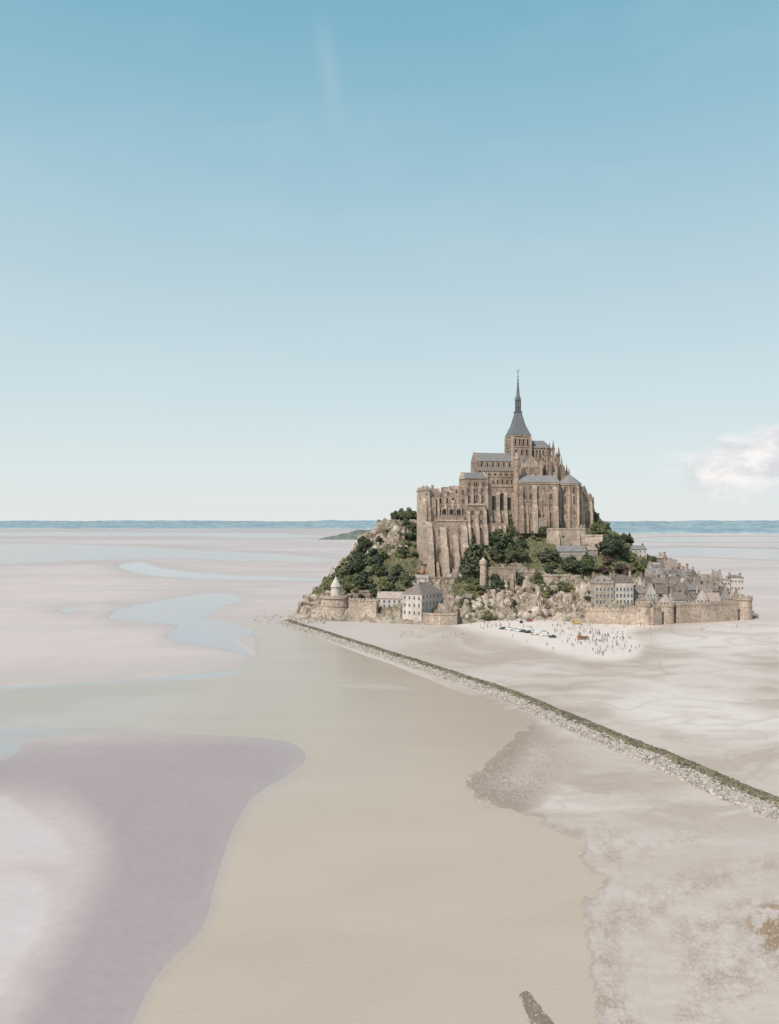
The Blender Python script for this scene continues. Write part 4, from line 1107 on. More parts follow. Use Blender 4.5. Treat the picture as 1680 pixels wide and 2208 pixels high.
def rtower(px, py, rpx, ptop, mat, label, roof=0, rb=None):
    x, y = G(px, py); r = rpx*y/F; y += r
    z1 = H+(HY-ptop)*(y-r)/F
    e = mkobj('round_tower', None, None, (x, y, 0), 0, label, 'tower', 'round towers of the ramparts')
    mb = MB(); mb.frust(0, 0, -3, 2.5, r*1.09, r*1.03, 32); mb.frust(0, 0, 2.5, z1-2.2, r*1.03, r*.96, 32); mb.frust(0, 0, z1*.55, z1*.55+.35, r*1.03, r*1.03, 32)
    for i in range(24):
        a_ = i*math.pi/12; mb.frust(r*.98*math.cos(a_), r*.98*math.sin(a_), z1-3, z1-2.1, .15, .5, 5)
    mkobj('tower_wall', mb.mesh('tower_wall', [mat]), e)
    pa = MB(); pa.frust(0, 0, z1-2.2, z1-1, r*1.04, r*1.04, 32)
    for i in range(16):
        a_ = (i+.5)*math.pi/8
        c, s = math.cos(a_), math.sin(a_)
        q = MB(); q.box(-r*.13, r*.13, -.35, .35, z1-1.02, z1)
        pa.add([(r*.98*c-vx*s-vy*c*1, r*.98*s+vx*c-vy*s, vz) for vx, vy, vz in q.V], q.Fc)
    mkobj('parapet', pa.mesh('parapet', [mat]), e)
    if roof:
        q = MB(); q.frust(0, 0, z1-1, z1+.1, r*.55, r*.55, 16, 1); q.frust(0, 0, z1+.1, z1+roof, r*.8, .05, 20, 0)
        mkobj('roof', q.mesh('roof', [M['slateb'], mat]), e)
    for i, a_ in enumerate((-2.4, -1.9, -1.35, -.8)):
        win(e, 'srect', .5, 1.0, r*.99*math.cos(a_), r*.99*math.sin(a_), z1*(.35 if i % 2 else .62), a_+math.pi/2, 'embrasure')
    return e
t_ = rtower(722, 1338, 33, 1284, M['ramp'], 'squat round granite tower with small lantern turret on top', 0)
q = MB(); r0 = 3.1
q.frust(0, 0, 13.5, 20.5, r0, r0*.95, 16, 1); q.frust(0, 0, 20.5, 21, r0*1.15, r0*1.15, 16, 1); q.frust(0, 0, 21, 27, r0*1.1, .2, 16, 0); q.frust(0, 0, 26.6, 28.4, .25, .05, 6, 0)
mkobj('lantern_turret', q.mesh('lantern_turret', [M['plaster'], M['plaster']]), t_)
rtower(1393, 1350, 17, 1299, M['ramp'], 'round granite rampart tower with crenellated top', 0)
rtower(1441, 1347, 18, 1300, M['ramp'], 'round granite rampart tower with conical slate roof', 5)
rtower(1609, 1338, 20.5, 1287, M['ramp'], 'broad round granite bastion closing the rampart', 0)
WG = 'stone rampart walls'
wallseg('rampart_wall', [G(752, 1338), G(812, 1341)], 0, 14, 2, M['ramp'], 'granite rampart wall joining a round tower to barracks', group=WG)
wallseg('rampart_wall', [G(912, 1347), G(950, 1349), G(985, 1348)], 0, 7.5, 2, M['ramp'], 'low granite sea wall along the beach', cren=False, group=WG)
wallseg('rampart_wall', [G(985, 1348), (G(985, 1348)[0]+4, 512)], 0, 7, 2, M['ramp'], 'short return of the granite sea wall', cren=False, group=WG)
wallseg('rampart_wall', [G(1263, 1345), G(1320, 1347), G(1377, 1349)], 0, 9.5, 2.5, M['ramp'], 'granite rampart wall with crenellated parapet', group=WG)
wallseg('rampart_wall', [G(1408, 1350), G(1426, 1348)], 0, 12, 2.5, M['ramp'], 'short granite curtain wall between two towers', group=WG)
wallseg('rampart_wall', [G(1458, 1345), G(1520, 1343), G(1590, 1339)], 0, 12.5, 2.5, M['ramp'], 'long granite curtain wall with crenellated parapet', group=WG)
def up(px, py, Y): return P(px, py, Y)[:2]
TW = 'terrace walls'
wallseg('terrace_wall', [up(1046, 1250, 527), up(1112, 1250, 526)], P(1100, 1275, 526)[2], P(1100, 1222, 526)[2], 2, M['rubble'], 'weathered granite terrace wall above the cliff', group=TW, cren=False, piers=3)
wallseg('terrace_wall', [up(1112, 1250, 528.5), up(1172, 1250, 530)], P(1140, 1275, 529)[2], P(1140, 1232, 529)[2], 2, M['rubble'], 'lower weathered terrace wall above the cliff', group=TW, cren=False, piers=2)
wallseg('terrace_wall', [up(1172, 1250, 528), up(1228, 1250, 530)], P(1200, 1275, 529)[2], P(1200, 1238, 529)[2], 2, M['ramp'], 'paler stepped terrace wall above the cliff', group=TW, cren=False, piers=1)
wallseg('terrace_wall', [up(1222, 1275, 527), up(1290, 1275, 526)], P(1260, 1290, 527)[2], P(1260, 1248, 527)[2], 2, M['rubble'], 'granite garden wall on the cliff edge', cren=False, group=TW, piers=2)
wallseg('terrace_wall', [up(1180, 1160, 552), up(1262, 1160, 556)], P(1220, 1166, 554)[2], P(1220, 1138, 554)[2], 2, M['ramp'], 'pale retaining wall under the abbey', cren=False, group=TW, piers=2)
wallseg('terrace_wall', [up(1262, 1165, 556), up(1300, 1175, 552)], P(1280, 1180, 556)[2], P(1280, 1152, 556)[2], 2, M['ramp'], 'stepped retaining wall under the abbey', cren=False, group=TW)
wallseg('terrace_wall', [up(1290, 1240, 536), up(1400, 1235, 540)], P(1330, 1255, 538)[2], P(1330, 1240, 538)[2], 1.5, M['rubble'], 'low rubble garden wall above the village', cren=False, group=TW)
wallseg('terrace_wall', [up(885, 1250, 526), up(985, 1250, 526)], P(930, 1262, 526)[2], P(930, 1243, 526)[2], 1.5, M['rubble'], 'low rubble terrace wall behind the barracks', cren=False, group=TW)
wallseg('terrace_wall', [up(757, 1290, 524), up(800, 1290, 522)], P(780, 1305, 523)[2], P(780, 1272, 523)[2], 1.5, M['rubble'], 'rough granite wall beside the round tower', cren=False, group=TW)
# corner watch turret
xx, yy, zz = P(1042, 1252, 526)
e = mkobj('watch_turret', None, None, (xx, yy, zz), 0, 'slender round granite watch turret at the terrace corner', 'turret')
q = MB(); q.frust(0, 0, -6, 10, 2.3, 2.1, 16); q.frust(0, 0, 10, 11, 2.1, 2.6, 16); q.frust(0, 0, 11, 12.6, 2.6, 2.6, 16)
mkobj('turret_wall', q.mesh('turret_wall', [M['ramp']]), e)
q = MB(); q.frust(0, 0, 12.6, 15.2, 2.7, .1, 16); mkobj('roof', q.mesh('roof', [M['ramp']]), e)

# hotel pair on the front
for px0, px1, hh_, lab in ((1283, 1325, 1258, 'four-storey granite hotel with slate mansard and dormers'), (1327, 1367, 1256, 'four-storey pale granite hotel with tall windows and slate roof')):
    Yh = 508
    x0 = (px0-CX)/F*Yh; x1 = (px1-CX)/F*Yh
    zt_ = H+(HY-hh_)*Yh/F; zb_ = H+(HY-1318)*Yh/F
    building('hotel', (x0, Yh, zb_), R(3), x1-x0-.1, 10, zt_-zb_, 4.8, 'mans', M['granite'] if px0 < 1300 else M['plaster'], M['slatew'], lab, 'hotel',
             (5, (.8, 4.8, 8.8, 12.8)), (3, (4.8, 8.8, 12.8)), None, 'hotels above the rampart', ((.05, .5, 1.8), (.95, .5, 1.8)), True, 6, (1.15, 2.2), True, 3)
def simple(px0, px1, pb, pt, Y, d, rh, rt, wm, rm, label, cols, rows, rz=5, chims=((.1, .5, 1.2), (.9, .5, 1.2))):
    x0 = (px0-CX)/F*Y; x1 = (px1-CX)/F*Y; zb_ = H+(HY-pb)*Y/F; zt_ = H+(HY-pt)*Y/F; h = zt_-zb_
    building('house', (x0, Y, zb_), R(rz), x1-x0, d, h, rh, rt, wm, rm, label, 'house', (cols, [h*(i+.25)/rows for i in range(rows)]), (2, [h*(i+.25)/rows for i in range(rows)]), None, None, chims, True, 6, (.95, 1.4))
simple(1203, 1266, 1214, 1189, 545, 9, 4, 'gx', M['granite'], M['slate'], 'long granite house with slate roof and many windows below the abbey', 8, 2)
simple(1268, 1290, 1212, 1186, 549, 8, 3, 'gx', M['rubble'], M['slateb'], 'small rubble house beside the long granite house', 3, 2)
simple(1357, 1396, 1203, 1184, 572, 9, 2.5, 'gx', M['plaster'], M['slate'], 'pale house with low slate roof under dark trees', 4, 2)
simple(1366, 1404, 1316, 1280, 514, 10, 5, 'gx', M['granite'], M['slatew'], 'granite house with steep slate roof beside the hotels', 4, 3)
simple(1374, 1392, 1290, 1258, 532, 9, 5, 'gy', M['plaster'], M['slateb'], 'narrow pale gabled house above the rampart', 2, 3)
simple(1175, 1203, 1335, 1322, 512, 6, 2.2, 'gx', M['rubble'], M['slate'], 'small stone hut with slate roof on the beach', 2, 1, 0, ())
simple(1203, 1232, 1337, 1320, 514, 6, .6, 'hip', M['rubble'], M['slateb'], 'low flat stone store against the cliff', 2, 1, 0, ())
simple(1556, 1574, 1290, 1250, 540, 10, 1.0, 'hip', M['plaster'], M['slateb'], 'tall whitish flat-topped house at the village end', 3, 3, -5)
simple(1576, 1603, 1288, 1245, 540, 10, 1.5, 'hip', M['plaster'], M['slateb'], 'whitish house with pale walls at the village end', 4, 3, -5)
simple(1540, 1558, 1280, 1245, 548, 8, 4, 'gx', M['granite'], M['slateb'], 'granite house with gabled roof near the bastion', 2, 3, -5)
simple(1428, 1441, 1252, 1204, 560, 8, 3, 'gy', M['rubble'], M['slateb'], 'tall narrow dark stone tower house', 1, 4, 8)
simple(1404, 1430, 1250, 1226, 553, 8, 4, 'gx', M['granite'], M['slateb'], 'granite village house with slate roof beside shrubs', 3, 2, 8)
simple(1098, 1112, 1228, 1218, 537, 4, 1.5, 'hip', M['rubble'], M['slateb'], 'tiny stone garden shed on the terrace', 1, 1, 0, ())
simple(762, 782, 1292, 1268, 527, 7, .8, 'hip', M['rubble'], M['slateb'], 'ruined granite guard building beside the round tower', 2, 2, -10, ())
simple(955, 990, 1330, 1300, 510, 7, .5, 'hip', M['ramp'], M['rubble'], 'granite storehouse with flat terrace roof', 3, 2, 4, ())
simple(880, 925, 1262, 1247, 522, 6, 2.2, 'gx', M['plaster'], M['slateb'], 'low pale outbuilding behind the barracks', 4, 1, 0)
# village houses
HL = ['narrow granite village house with slate roof', 'pale rendered village house with steep slate roof', 'rubble stone village house with weathered roof']
hs = []
for row, (py, a0, a1, stp) in enumerate(((1318, 1466, 1592, 22), (1306, 1405, 1590, 21), (1294, 1396, 1588, 20), (1282, 1404, 1556, 20), (1270, 1412, 1545, 19), (1260, 1420, 1530, 18), (1250, 1443, 1520, 17), (1242, 1446, 1496, 15))):
    px = a0+random.uniform(0, 6)
    while px < a1:
        hs.append((px, py+random.uniform(-3, 3), row)); px += stp*random.uniform(.85, 1.25)
for px, py, row in hs:
    r_ = ray(px, py)
    if not r_: continue
    x, y, z = r_
    k = random.choice([0, 1, 1, 2])
    w = random.uniform(6, 10.5); d = random.uniform(6, 8); h = random.uniform(7, 11)
    rt = random.choice(['gx', 'gy', 'gx'])
    building('house', (x-w/2, y+1, z-.5), R(random.uniform(-18, 28)), w, d, h, random.uniform(3.4, 5.8), rt, [M['granite'], M['plaster'], M['rubble']][k], random.choice([M['slate'], M['slateb'], M['slatew'], M['slatew']]),
             HL[k], 'house', (3, (.9, h*.36, h*.68)), (2, (h*.4, h*.7)), None, 'village houses', random.choice([((.08, .5, 1.8),), ((.92, .5, 1.4), (.08, .5, 1.9))]), True, 5, (.9, 1.3), False)

# ---------------------------------------------------------------- trees
def crown_mesh(name, lobes, n, s0, s1, mat):
    lb = np.array(lobes, float)
    wts = lb[:, 3]**2*1.0; wts /= wts.sum()
    k = rng.choice(len(lb), n, p=wts)
    d = rng.normal(size=(n, 3)); d /= np.linalg.norm(d, axis=1)[:, None]
    rad = rng.uniform(.55, 1.08, n)**.7
    c = lb[k, :3]+d*(lb[k, 3]*rad)[:, None]*np.stack([np.ones(n), np.ones(n), lb[k, 4]], 1)
    nrm = d+rng.normal(size=(n, 3))*.6+np.array([0, 0, .3]); nrm /= np.linalg.norm(nrm, axis=1)[:, None]
    t = np.cross(nrm, rng.normal(size=(n, 3))); t /= np.linalg.norm(t, axis=1)[:, None]
    bt = np.cross(nrm, t)
    s = rng.uniform(s0, s1, n)[:, None]
    V = np.stack([c-t*s-bt*s*.6, c+t*s-bt*s*.8, c+t*s*.7+bt*s, c-t*s*.8+bt*s*.7], 1).reshape(-1, 3)
    me = bpy.data.meshes.new(name)
    me.vertices.add(n*4); me.vertices.foreach_set('co', V.astype(np.float32).ravel())
    me.loops.add(n*4); me.loops.foreach_set('vertex_index', np.arange(n*4, dtype=np.int32))
    me.polygons.add(n); me.polygons.foreach_set('loop_start', np.arange(n, dtype=np.int32)*4)
    me.update(calc_edges=True); me.materials.append(mat)
    return me
def limb(mb, a, b, r0, r1):
    a = Vector(a); b = Vector(b); d = (b-a).normalized()
    s = d.cross(Vector((.3, .9, .1))).normalized(); t = d.cross(s)
    vs = []
    for c, r in ((a, r0), (b, r1)):
        for i in range(6):
            an = i*math.pi/3; vs.append(c+s*(r*math.cos(an))+t*(r*math.sin(an)))
    mb.add(vs, [(i, (i+1) % 6, 6+(i+1) % 6, 6+i) for i in range(6)])
TREES = {}
def mk_tree(kind, seed, mat):
    random.seed(seed)
    mb = MB(); lobes = []
    if kind == 'broad':   # unit height 10
        limb(mb, (0, 0, -1.5), (.1, 0, 3.2), .42, .28); limb(mb, (.1, 0, 3.2), (.2, .1, 7.5), .28, .08)
        for i in range(9):
            a_ = i*2.4+random.random(); rr_ = random.uniform(1.3, 3.0); z = random.uniform(3.6, 8.2)
            p_ = (rr_*math.cos(a_), rr_*math.sin(a_), z)
            limb(mb, (.1, 0, min(z-1, 3+i*.4)), p_, .14, .04); lobes.append((*p_, random.uniform(1.1, 2.0), .8))
        lobes.append((0, 0, 6, 2.5, .9)); lobes.append((0, 0, 8.6, 1.2, .9))
        cr = crown_mesh('crown', lobes, 1500, .17, .42, mat)
    elif kind == 'fir':
        limb(mb, (0, 0, -1.5), (0, 0, 9.3), .32, .05)
        for i in range(16):
            z = 1.4+i*.54; r = (10-z)*.29+.15
            for j in range(3):
                a_ = i*1.3+j*2.1; lobes.append((r*.55*math.cos(a_), r*.55*math.sin(a_), z, r*.6*random.uniform(.7, 1.15), .5))
            limb(mb, (0, 0, z), (r*.8*math.cos(i), r*.8*math.sin(i), z-.2), .07, .02)
        cr = crown_mesh('crown', lobes, 1500, .14, .34, mat)
    else:
        limb(mb, (0, 0, -1), (0, 0, 1.5), .2, .1)
        for i in range(7):
            a_ = i*.9+random.random(); rr_ = random.uniform(.8, 3.2); lobes.append((rr_*math.cos(a_), rr_*math.sin(a_), random.uniform(.9, 3.0), random.uniform(1.0, 2.1), .8))
            limb(mb, (0, 0, .5), lobes[-1][:3], .1, .03)
        cr = crown_mesh('crown', lobes, 1000, .2, .45, mat)
    return mb.mesh('trunk', [M['bark']], fix=False), cr
for mk_, mt in (('g', 'leaf'), ('d', 'leafd'), ('p', 'leafp'), ('y', 'leafy')):
    for kd in ('broad', 'fir', 'bush'):
        TREES[(kd, mk_)] = [mk_tree(kd, sd, M[mt]) for sd in ((11, 12, 13) if mk_ in 'gd' else (11,))]
random.seed(99)
TL = {('broad', 'g'): 'leafy green broadleaf tree on the island slope', ('broad', 'd'): 'dark green broadleaf tree on the island slope', ('fir', 'd'): 'tall dark conifer beside the abbey wall', ('fir', 'g'): 'green conifer on the terrace',
      ('bush', 'g'): 'rounded green bush on the rock', ('bush', 'd'): 'dark evergreen bush on the slope', ('bush', 'p'): 'purple-leaved shrub in the terrace garden', ('bush', 'y'): 'olive yellow-green scrub bush on the rock', ('broad', 'p'): 'copper-leaved tree in the terrace garden', ('broad', 'y'): 'light olive-green tree in the village'}
def tree(kd, c, px, py, h, wide=1.0, pos=None):
    r_ = pos or ray(px, py)
    if not r_: return
    tk, cr = random.choice(TREES[(kd, c)])
    s = h/(10.0 if kd != 'bush' else 4.6)
    nm = {'broad': 'broadleaf_tree', 'fir': 'conifer_tree', 'bush': 'bush'}[kd]
    e = mkobj(nm, None, None, (r_[0], r_[1]+.8, r_[2]-.6), random.uniform(0, 6.28), TL.get((kd, c), 'green tree on the island'), 'bush' if kd == 'bush' else 'tree', nm.replace('_', ' ')+'s on the island slopes')
    e.scale = (s*wide, s*wide, s)
    mkobj('trunk', tk, e); mkobj('crown', cr, e)
def fill(poly, n, kinds, h0, h1, wide=1.2):
    q = smooth_poly(poly, 3); lo_, hi_ = q.min(0), q.max(0); c = 0; tr = 0
    while c < n and tr < n*30:
        tr += 1
        px, py = random.uniform(lo_[0], hi_[0]), random.uniform(lo_[1], hi_[1])
        if sdp(poly, np.array([px]), np.array([py]), 1, 3)[0] < 0: continue
        kd, cc = random.choice(kinds); h = random.uniform(h0, h1)*(1 if kd != 'bush' else .5)
        tree(kd, cc, px, py, h, wide); c += 1
B, Fi, Bu = 'broad', 'fir', 'bush'
fill([(735, 1262), (760, 1225), (800, 1205), (850, 1215), (885, 1240), (880, 1285), (800, 1290), (740, 1285)], 36, [(B, 'd'), (B, 'g'), (Bu, 'd'), (B, 'd')], 7, 12)
fill([(860, 1195), (905, 1130), (905, 1200), (870, 1215)], 16, [(Bu, 'g'), (Bu, 'd'), (B, 'd')], 6, 10)
fill([(800, 1150), (870, 1130), (900, 1150), (850, 1200), (800, 1195)], 13, [(Bu, 'g'), (Bu, 'd'), (Bu, 'y')], 5, 10)
fill([(765, 1195), (800, 1165), (830, 1190), (790, 1210)], 10, [(B, 'd'), (Bu, 'd')], 7, 10)
fill([(690, 1275), (740, 1215), (770, 1190), (760, 1225), (720, 1280)], 22, [(Bu, 'y'), (Bu, 'g'), (Bu, 'd')], 4, 9)
fill([(650, 1325), (690, 1270), (690, 1310)], 10, [(Bu, 'y'), (Bu, 'g')], 3, 6)
for px, py, h in ((853, 1128, 10), (866, 1128, 12), (882, 1126, 12), (894, 1128, 10), (822, 1130, 6), (812, 1135, 4), (875, 1140, 8), (890, 1150, 9)): tree(B, 'd' if px % 2 else 'g', px, py, h, 1.15)
for px, py, h, w in ((1008, 1240, 20, 1.2), (1022, 1242, 29, 1.15), (1036, 1240, 22, 1.2), (1014, 1200, 14, 1.2), (1030, 1205, 16, 1.2)): tree(Fi, 'd', px, py, h, w)
fill([(1048, 1218), (1060, 1185), (1095, 1165), (1130, 1190), (1125, 1218)], 16, [(B, 'd'), (B, 'g'), (B, 'd')], 9, 14)
fill([(1085, 1160), (1100, 1138), (1170, 1150), (1200, 1170), (1150, 1172)], 14, [(B, 'd'), (Bu, 'g'), (B, 'g')], 7, 10)
for px, py, h in ((1095, 1140, 12), (1104, 1138, 15), (1110, 1138, 9), (1098, 1145, 10)): tree(Bu, 'g', px, py, h*.8, .5)
for px, py, h in ((1180, 1212, 12), (1170, 1215, 9), (1190, 1210, 9), (1212, 1165, 7), (1185, 1245, 8), (1200, 1250, 6)): tree(Fi if px == 1180 else B, 'd', px, py, h, 1.3)
fill([(1222, 1240), (1230, 1222), (1290, 1225), (1292, 1243)], 12, [(B, 'g'), (B, 'd')], 7, 10)
for px, py, h in ((1308, 1205, 15), (1325, 1206, 16), (1340, 1204, 14), (1318, 1190, 14), (1333, 1192, 13)): tree(B, 'd', px, py, h, 1.2)
for px, py, h in ((1272, 1130, 10), (1279, 1128, 12), (1287, 1140, 9), (1283, 1150, 9), (1300, 1150, 8), (1310, 1140, 6), (1296, 1160, 8)): tree(B, 'g', px, py, h, 1.0)
for px, py, h in ((1358, 1172, 9), (1368, 1174, 10), (1378, 1180, 9)): tree(Fi, 'd', px, py, h, 1.5)
fill([(1300, 1240), (1310, 1220), (1345, 1222), (1350, 1240)], 8, [(Bu, 'p'), (B, 'p')], 6, 9)
fill([(1350, 1240), (1355, 1215), (1400, 1205), (1420, 1225), (1390, 1245)], 14, [(B, 'g'), (B, 'y'), (Bu, 'd')], 6, 9)
fill([(988, 1300), (1000, 1262), (1045, 1255), (1040, 1290), (1010, 1325)], 14, [(Bu, 'g'), (Bu, 'y'), (Bu, 'd')], 5, 9)
fill([(985, 1250), (1040, 1246), (1040, 1256), (985, 1258)], 8, [(Bu, 'g'), (Bu, 'd')], 6, 8)
fill([(1110, 1254), (1200, 1254), (1240, 1266), (1200, 1290), (1150, 1278)], 24, [(Bu, 'y'), (Bu, 'g'), (Bu, 'd'), (B, 'g')], 6, 10)
fill([(1050, 1260), (1120, 1258), (1120, 1270), (1050, 1274)], 14, [(Bu, 'g'), (Bu, 'y'), (Bu, 'd'), (B, 'd')], 6, 11)
fill([(1040, 1262), (1280, 1270), (1280, 1320), (1040, 1325)], 26, [(Bu, 'y'), (Bu, 'g'), (Bu, 'd')], 3, 6.5)
fill([(1040, 1262), (1075, 1262), (1070, 1330), (1020, 1330)], 12, [(Bu, 'y'), (Bu, 'g'), (Bu, 'd')], 5, 9)
fill([(1395, 1300), (1400, 1240), (1540, 1262), (1590, 1300)], 18, [(B, 'g'), (B, 'd'), (Bu, 'g')], 6, 9)
fill([(1150, 1225), (1200, 1195), (1300, 1215), (1220, 1228)], 12, [(Bu, 'g'), (Bu, 'd'), (B, 'd')], 5, 8)
fill([(1240, 1170), (1300, 1160), (1345, 1175), (1350, 1160), (1280, 1145)], 8, [(Bu, 'g'), (B, 'd')], 6, 9)

# ---------------------------------------------------------------- cafe parasols
for px, py in ((903, 1238), (912, 1238), (921, 1239), (908, 1242)):
    r_ = ray(px, py) or P(px, py, 530)
    e = mkobj('parasol', None, None, (r_[0], r_[1], P(px, py, r_[1])[2]), 0, 'open orange-red parasol on the terrace', 'parasol', 'terrace parasols')
    q = MB(); q.frust(0, 0, -1, 2.6, .05, .04, 6); mkobj('pole', q.mesh('pole', [M['grey']]), e)
    q = MB(); q.frust(0, 0, 2.0, 2.75, 1.7, .05, 8); mkobj('canopy', q.mesh('canopy', [M['orange']]), e)

# ---------------------------------------------------------------- vehicles
def loft(mb, secs, mi=0):   # secs: list of (x, [(y,z)...])
    n = len(secs[0][1]); vs = []
    for x, pr_ in secs: vs += [(x, y_, z_) for y_, z_ in pr_]
    fs = []
    for k in range(len(secs)-1):
        for i in range(n): fs.append((k*n+i, k*n+(i+1) % n, (k+1)*n+(i+1) % n, (k+1)*n+i))
    fs += [tuple(range(n)), tuple(range((len(secs)-1)*n, len(secs)*n))]
    mb.add(vs, fs, mi)
def sec(w, z0, z1, t=.9): return [(-w, z0), (-w, z0+(z1-z0)*.6), (-w*t, z1), (w*t, z1), (w, z0+(z1-z0)*.6), (w, z0)]
def wheel_mesh(r):
    q = MB()
    q.frust(0, 0, -.11, .11, r, r, 16, 0); q.frust(0, 0, -.13, .13, r*.62, r*.62, 10, 1)
    me = q.mesh('wheel', [M['tyre'], M['rim']]); me.transform(Matrix.Rotation(math.pi/2, 4, 'X')); return me
WH = wheel_mesh(.34)
def car_meshes(kind, paint):
    b_, g = MB(), MB()
    if kind == 'car':
        loft(b_, [(-2.15, sec(.78, .4, .72)), (-2.0, sec(.86, .28, .86)), (-1.2, sec(.88, .24, .93)), (.7, sec(.88, .24, .95)), (1.7, sec(.86, .26, .84)), (2.1, sec(.76, .35, .65))])
        loft(g, [(-1.85, sec(.72, .9, .95)), (-1.25, sec(.72, .9, 1.4, .82)), (.2, sec(.72, .9, 1.42, .82)), (1.0, sec(.74, .9, .96))])
        b_.box(-1.25, .2, -.6, .6, 1.4, 1.46)
        for sx in (-1.25, -.4, .25):
            for sy in (-.7, .7): b_.box(sx-.04, sx+.04, sy-.03, sy+.03, .9, 1.4)
        wx_ = (-1.3, 1.35)
    else:
        loft(b_, [(-2.7, sec(.95, .3, 2.2, .94)), (1.3, sec(.95, .3, 2.25, .94)), (1.45, sec(.93, .3, 2.1, .94)), (2.0, sec(.92, .3, 1.25, .95)), (2.65, sec(.88, .3, 1.0, .92)), (2.75, sec(.8, .35, .8))])
        g.prismy(-.975, .975, [(.55, 1.25), (1.75, 1.25), (1.35, 1.95), (.55, 1.95)]); g.add([(1.52, -.8, 2.0), (1.52, .8, 2.0), (2.02, .85, 1.3), (2.02, -.85, 1.3)], [(0, 1, 2, 3)])
        g.add([(-2.71, -.7, 1.3), (-2.71, .7, 1.3), (-2.71, .7, 1.9), (-2.71, -.7, 1.9)], [(0, 1, 2, 3)])
        wx_ = (-1.8, 1.75)
    return b_.mesh('body', [M[paint]]), g.mesh('glass', [M['glass']]), wx_
CM = {}
HLm = MB(); HLm.box(-.05, .05, -.16, .16, -.08, .08); HLm = HLm.mesh('headlight', [M['lamp']])
def car(px, py, kind, paint, rz, label, nm):
    if (kind, paint) not in CM: CM[(kind, paint)] = car_meshes(kind, paint)
    bm_, gm_, wx_ = CM[(kind, paint)]
    x, y = G(px, py)
    e = mkobj(nm, None, None, (x, y, gz(px, py)+.0), R(rz), label, 'car' if kind == 'car' else 'van', 'vehicles parked on the beach')
    mkobj('body', bm_, e); mkobj('glass', gm_, e)
    for a_ in wx_:
        for s in (-.84, .84): mkobj('wheel', WH, e, (a_, s, .34))
    for s in (-.6, .6): mkobj('headlight', HLm, e, ((2.09 if kind == 'car' else 2.72), s, .6))
for px, py, kd, pc, rz in ((1084, 1358, 'car', 'black', 165), (1097, 1359, 'car', 'white', 170), (1108, 1361, 'car', 'silver', 160), (1117, 1362, 'car', 'white', 168), (1127, 1364, 'car', 'black', 165), (1138, 1366, 'car', 'black', 172), (1145, 1364, 'car', 'white', 165),
                           (1153, 1370, 'car', 'yellow', 160), (1161, 1370, 'van', 'white', 15), (1176, 1372, 'van', 'white', 20), (1191, 1376, 'car', 'black', 165), (1172, 1366, 'car', 'silver', 170),
                           (1122, 1339, 'car', 'white', 175), (1134, 1340, 'car', 'white', 5), (1142, 1341, 'car', 'red', 5), (1124, 1344, 'car', 'black', 85)):
    car(px, py, kd, pc, rz, f'{pc} {"delivery van" if kd == "van" else "hatchback car"} parked on the pale sand', 'parked_van' if kd == 'van' else 'parked_car')
def truck(px, py, paint, rz, label, sc=.85):
    x, y = G(px, py)
    e = mkobj('truck', None, None, (x, y, gz(px, py)), R(rz), label, 'truck', 'work vehicles on the beach')
    e.scale = (sc, sc, sc)
    q = MB(); q.box(-3.4, 3.2, -.5, .5, .55, .8); q.box(-3.5, 1.0, -1.15, 1.15, .85, 1.9); q.box(-3.5, 1.0, -1.2, 1.2, 1.9, 2.0)
    for i in range(6): q.box(-3.4+i*.85, -3.3+i*.85, -1.22, 1.22, .85, 1.95)
    mkobj('cargo_bed', q.mesh('cargo_bed', [M['brown'] if paint == 'orange' else M[paint]]), e)
    q = MB(); loft(q, [(1.15, sec(1.1, .5, 2.7, .93)), (2.6, sec(1.1, .5, 2.7, .93)), (2.9, sec(1.08, .5, 1.7, .96)), (3.3, sec(1.05, .5, 1.5, .96))]); mkobj('cab', q.mesh('cab', [M[paint]]), e)
    q = MB(); q.prismy(-1.13, 1.13, [(1.4, 1.6), (2.65, 1.6), (2.5, 2.4), (1.4, 2.4)]); q.add([(2.63, -.9, 2.6), (2.63, .9, 2.6), (2.93, .95, 1.75), (2.93, -.95, 1.75)], [(0, 1, 2, 3)]); mkobj('glass', q.mesh('glass', [M['glass']]), e)
    for a_ in (-2.4, 2.2):
        for s in (-.95, .95):
            w_ = mkobj('wheel', WH, e, (a_, s, .5)); w_.scale = (1.45, 1.3, 1.45)
truck(1243, 1347, 'yellow', 170, 'yellow flatbed work truck standing near the rampart')
truck(1256, 1380, 'orange', 175, 'orange-brown flatbed truck among the crowd')

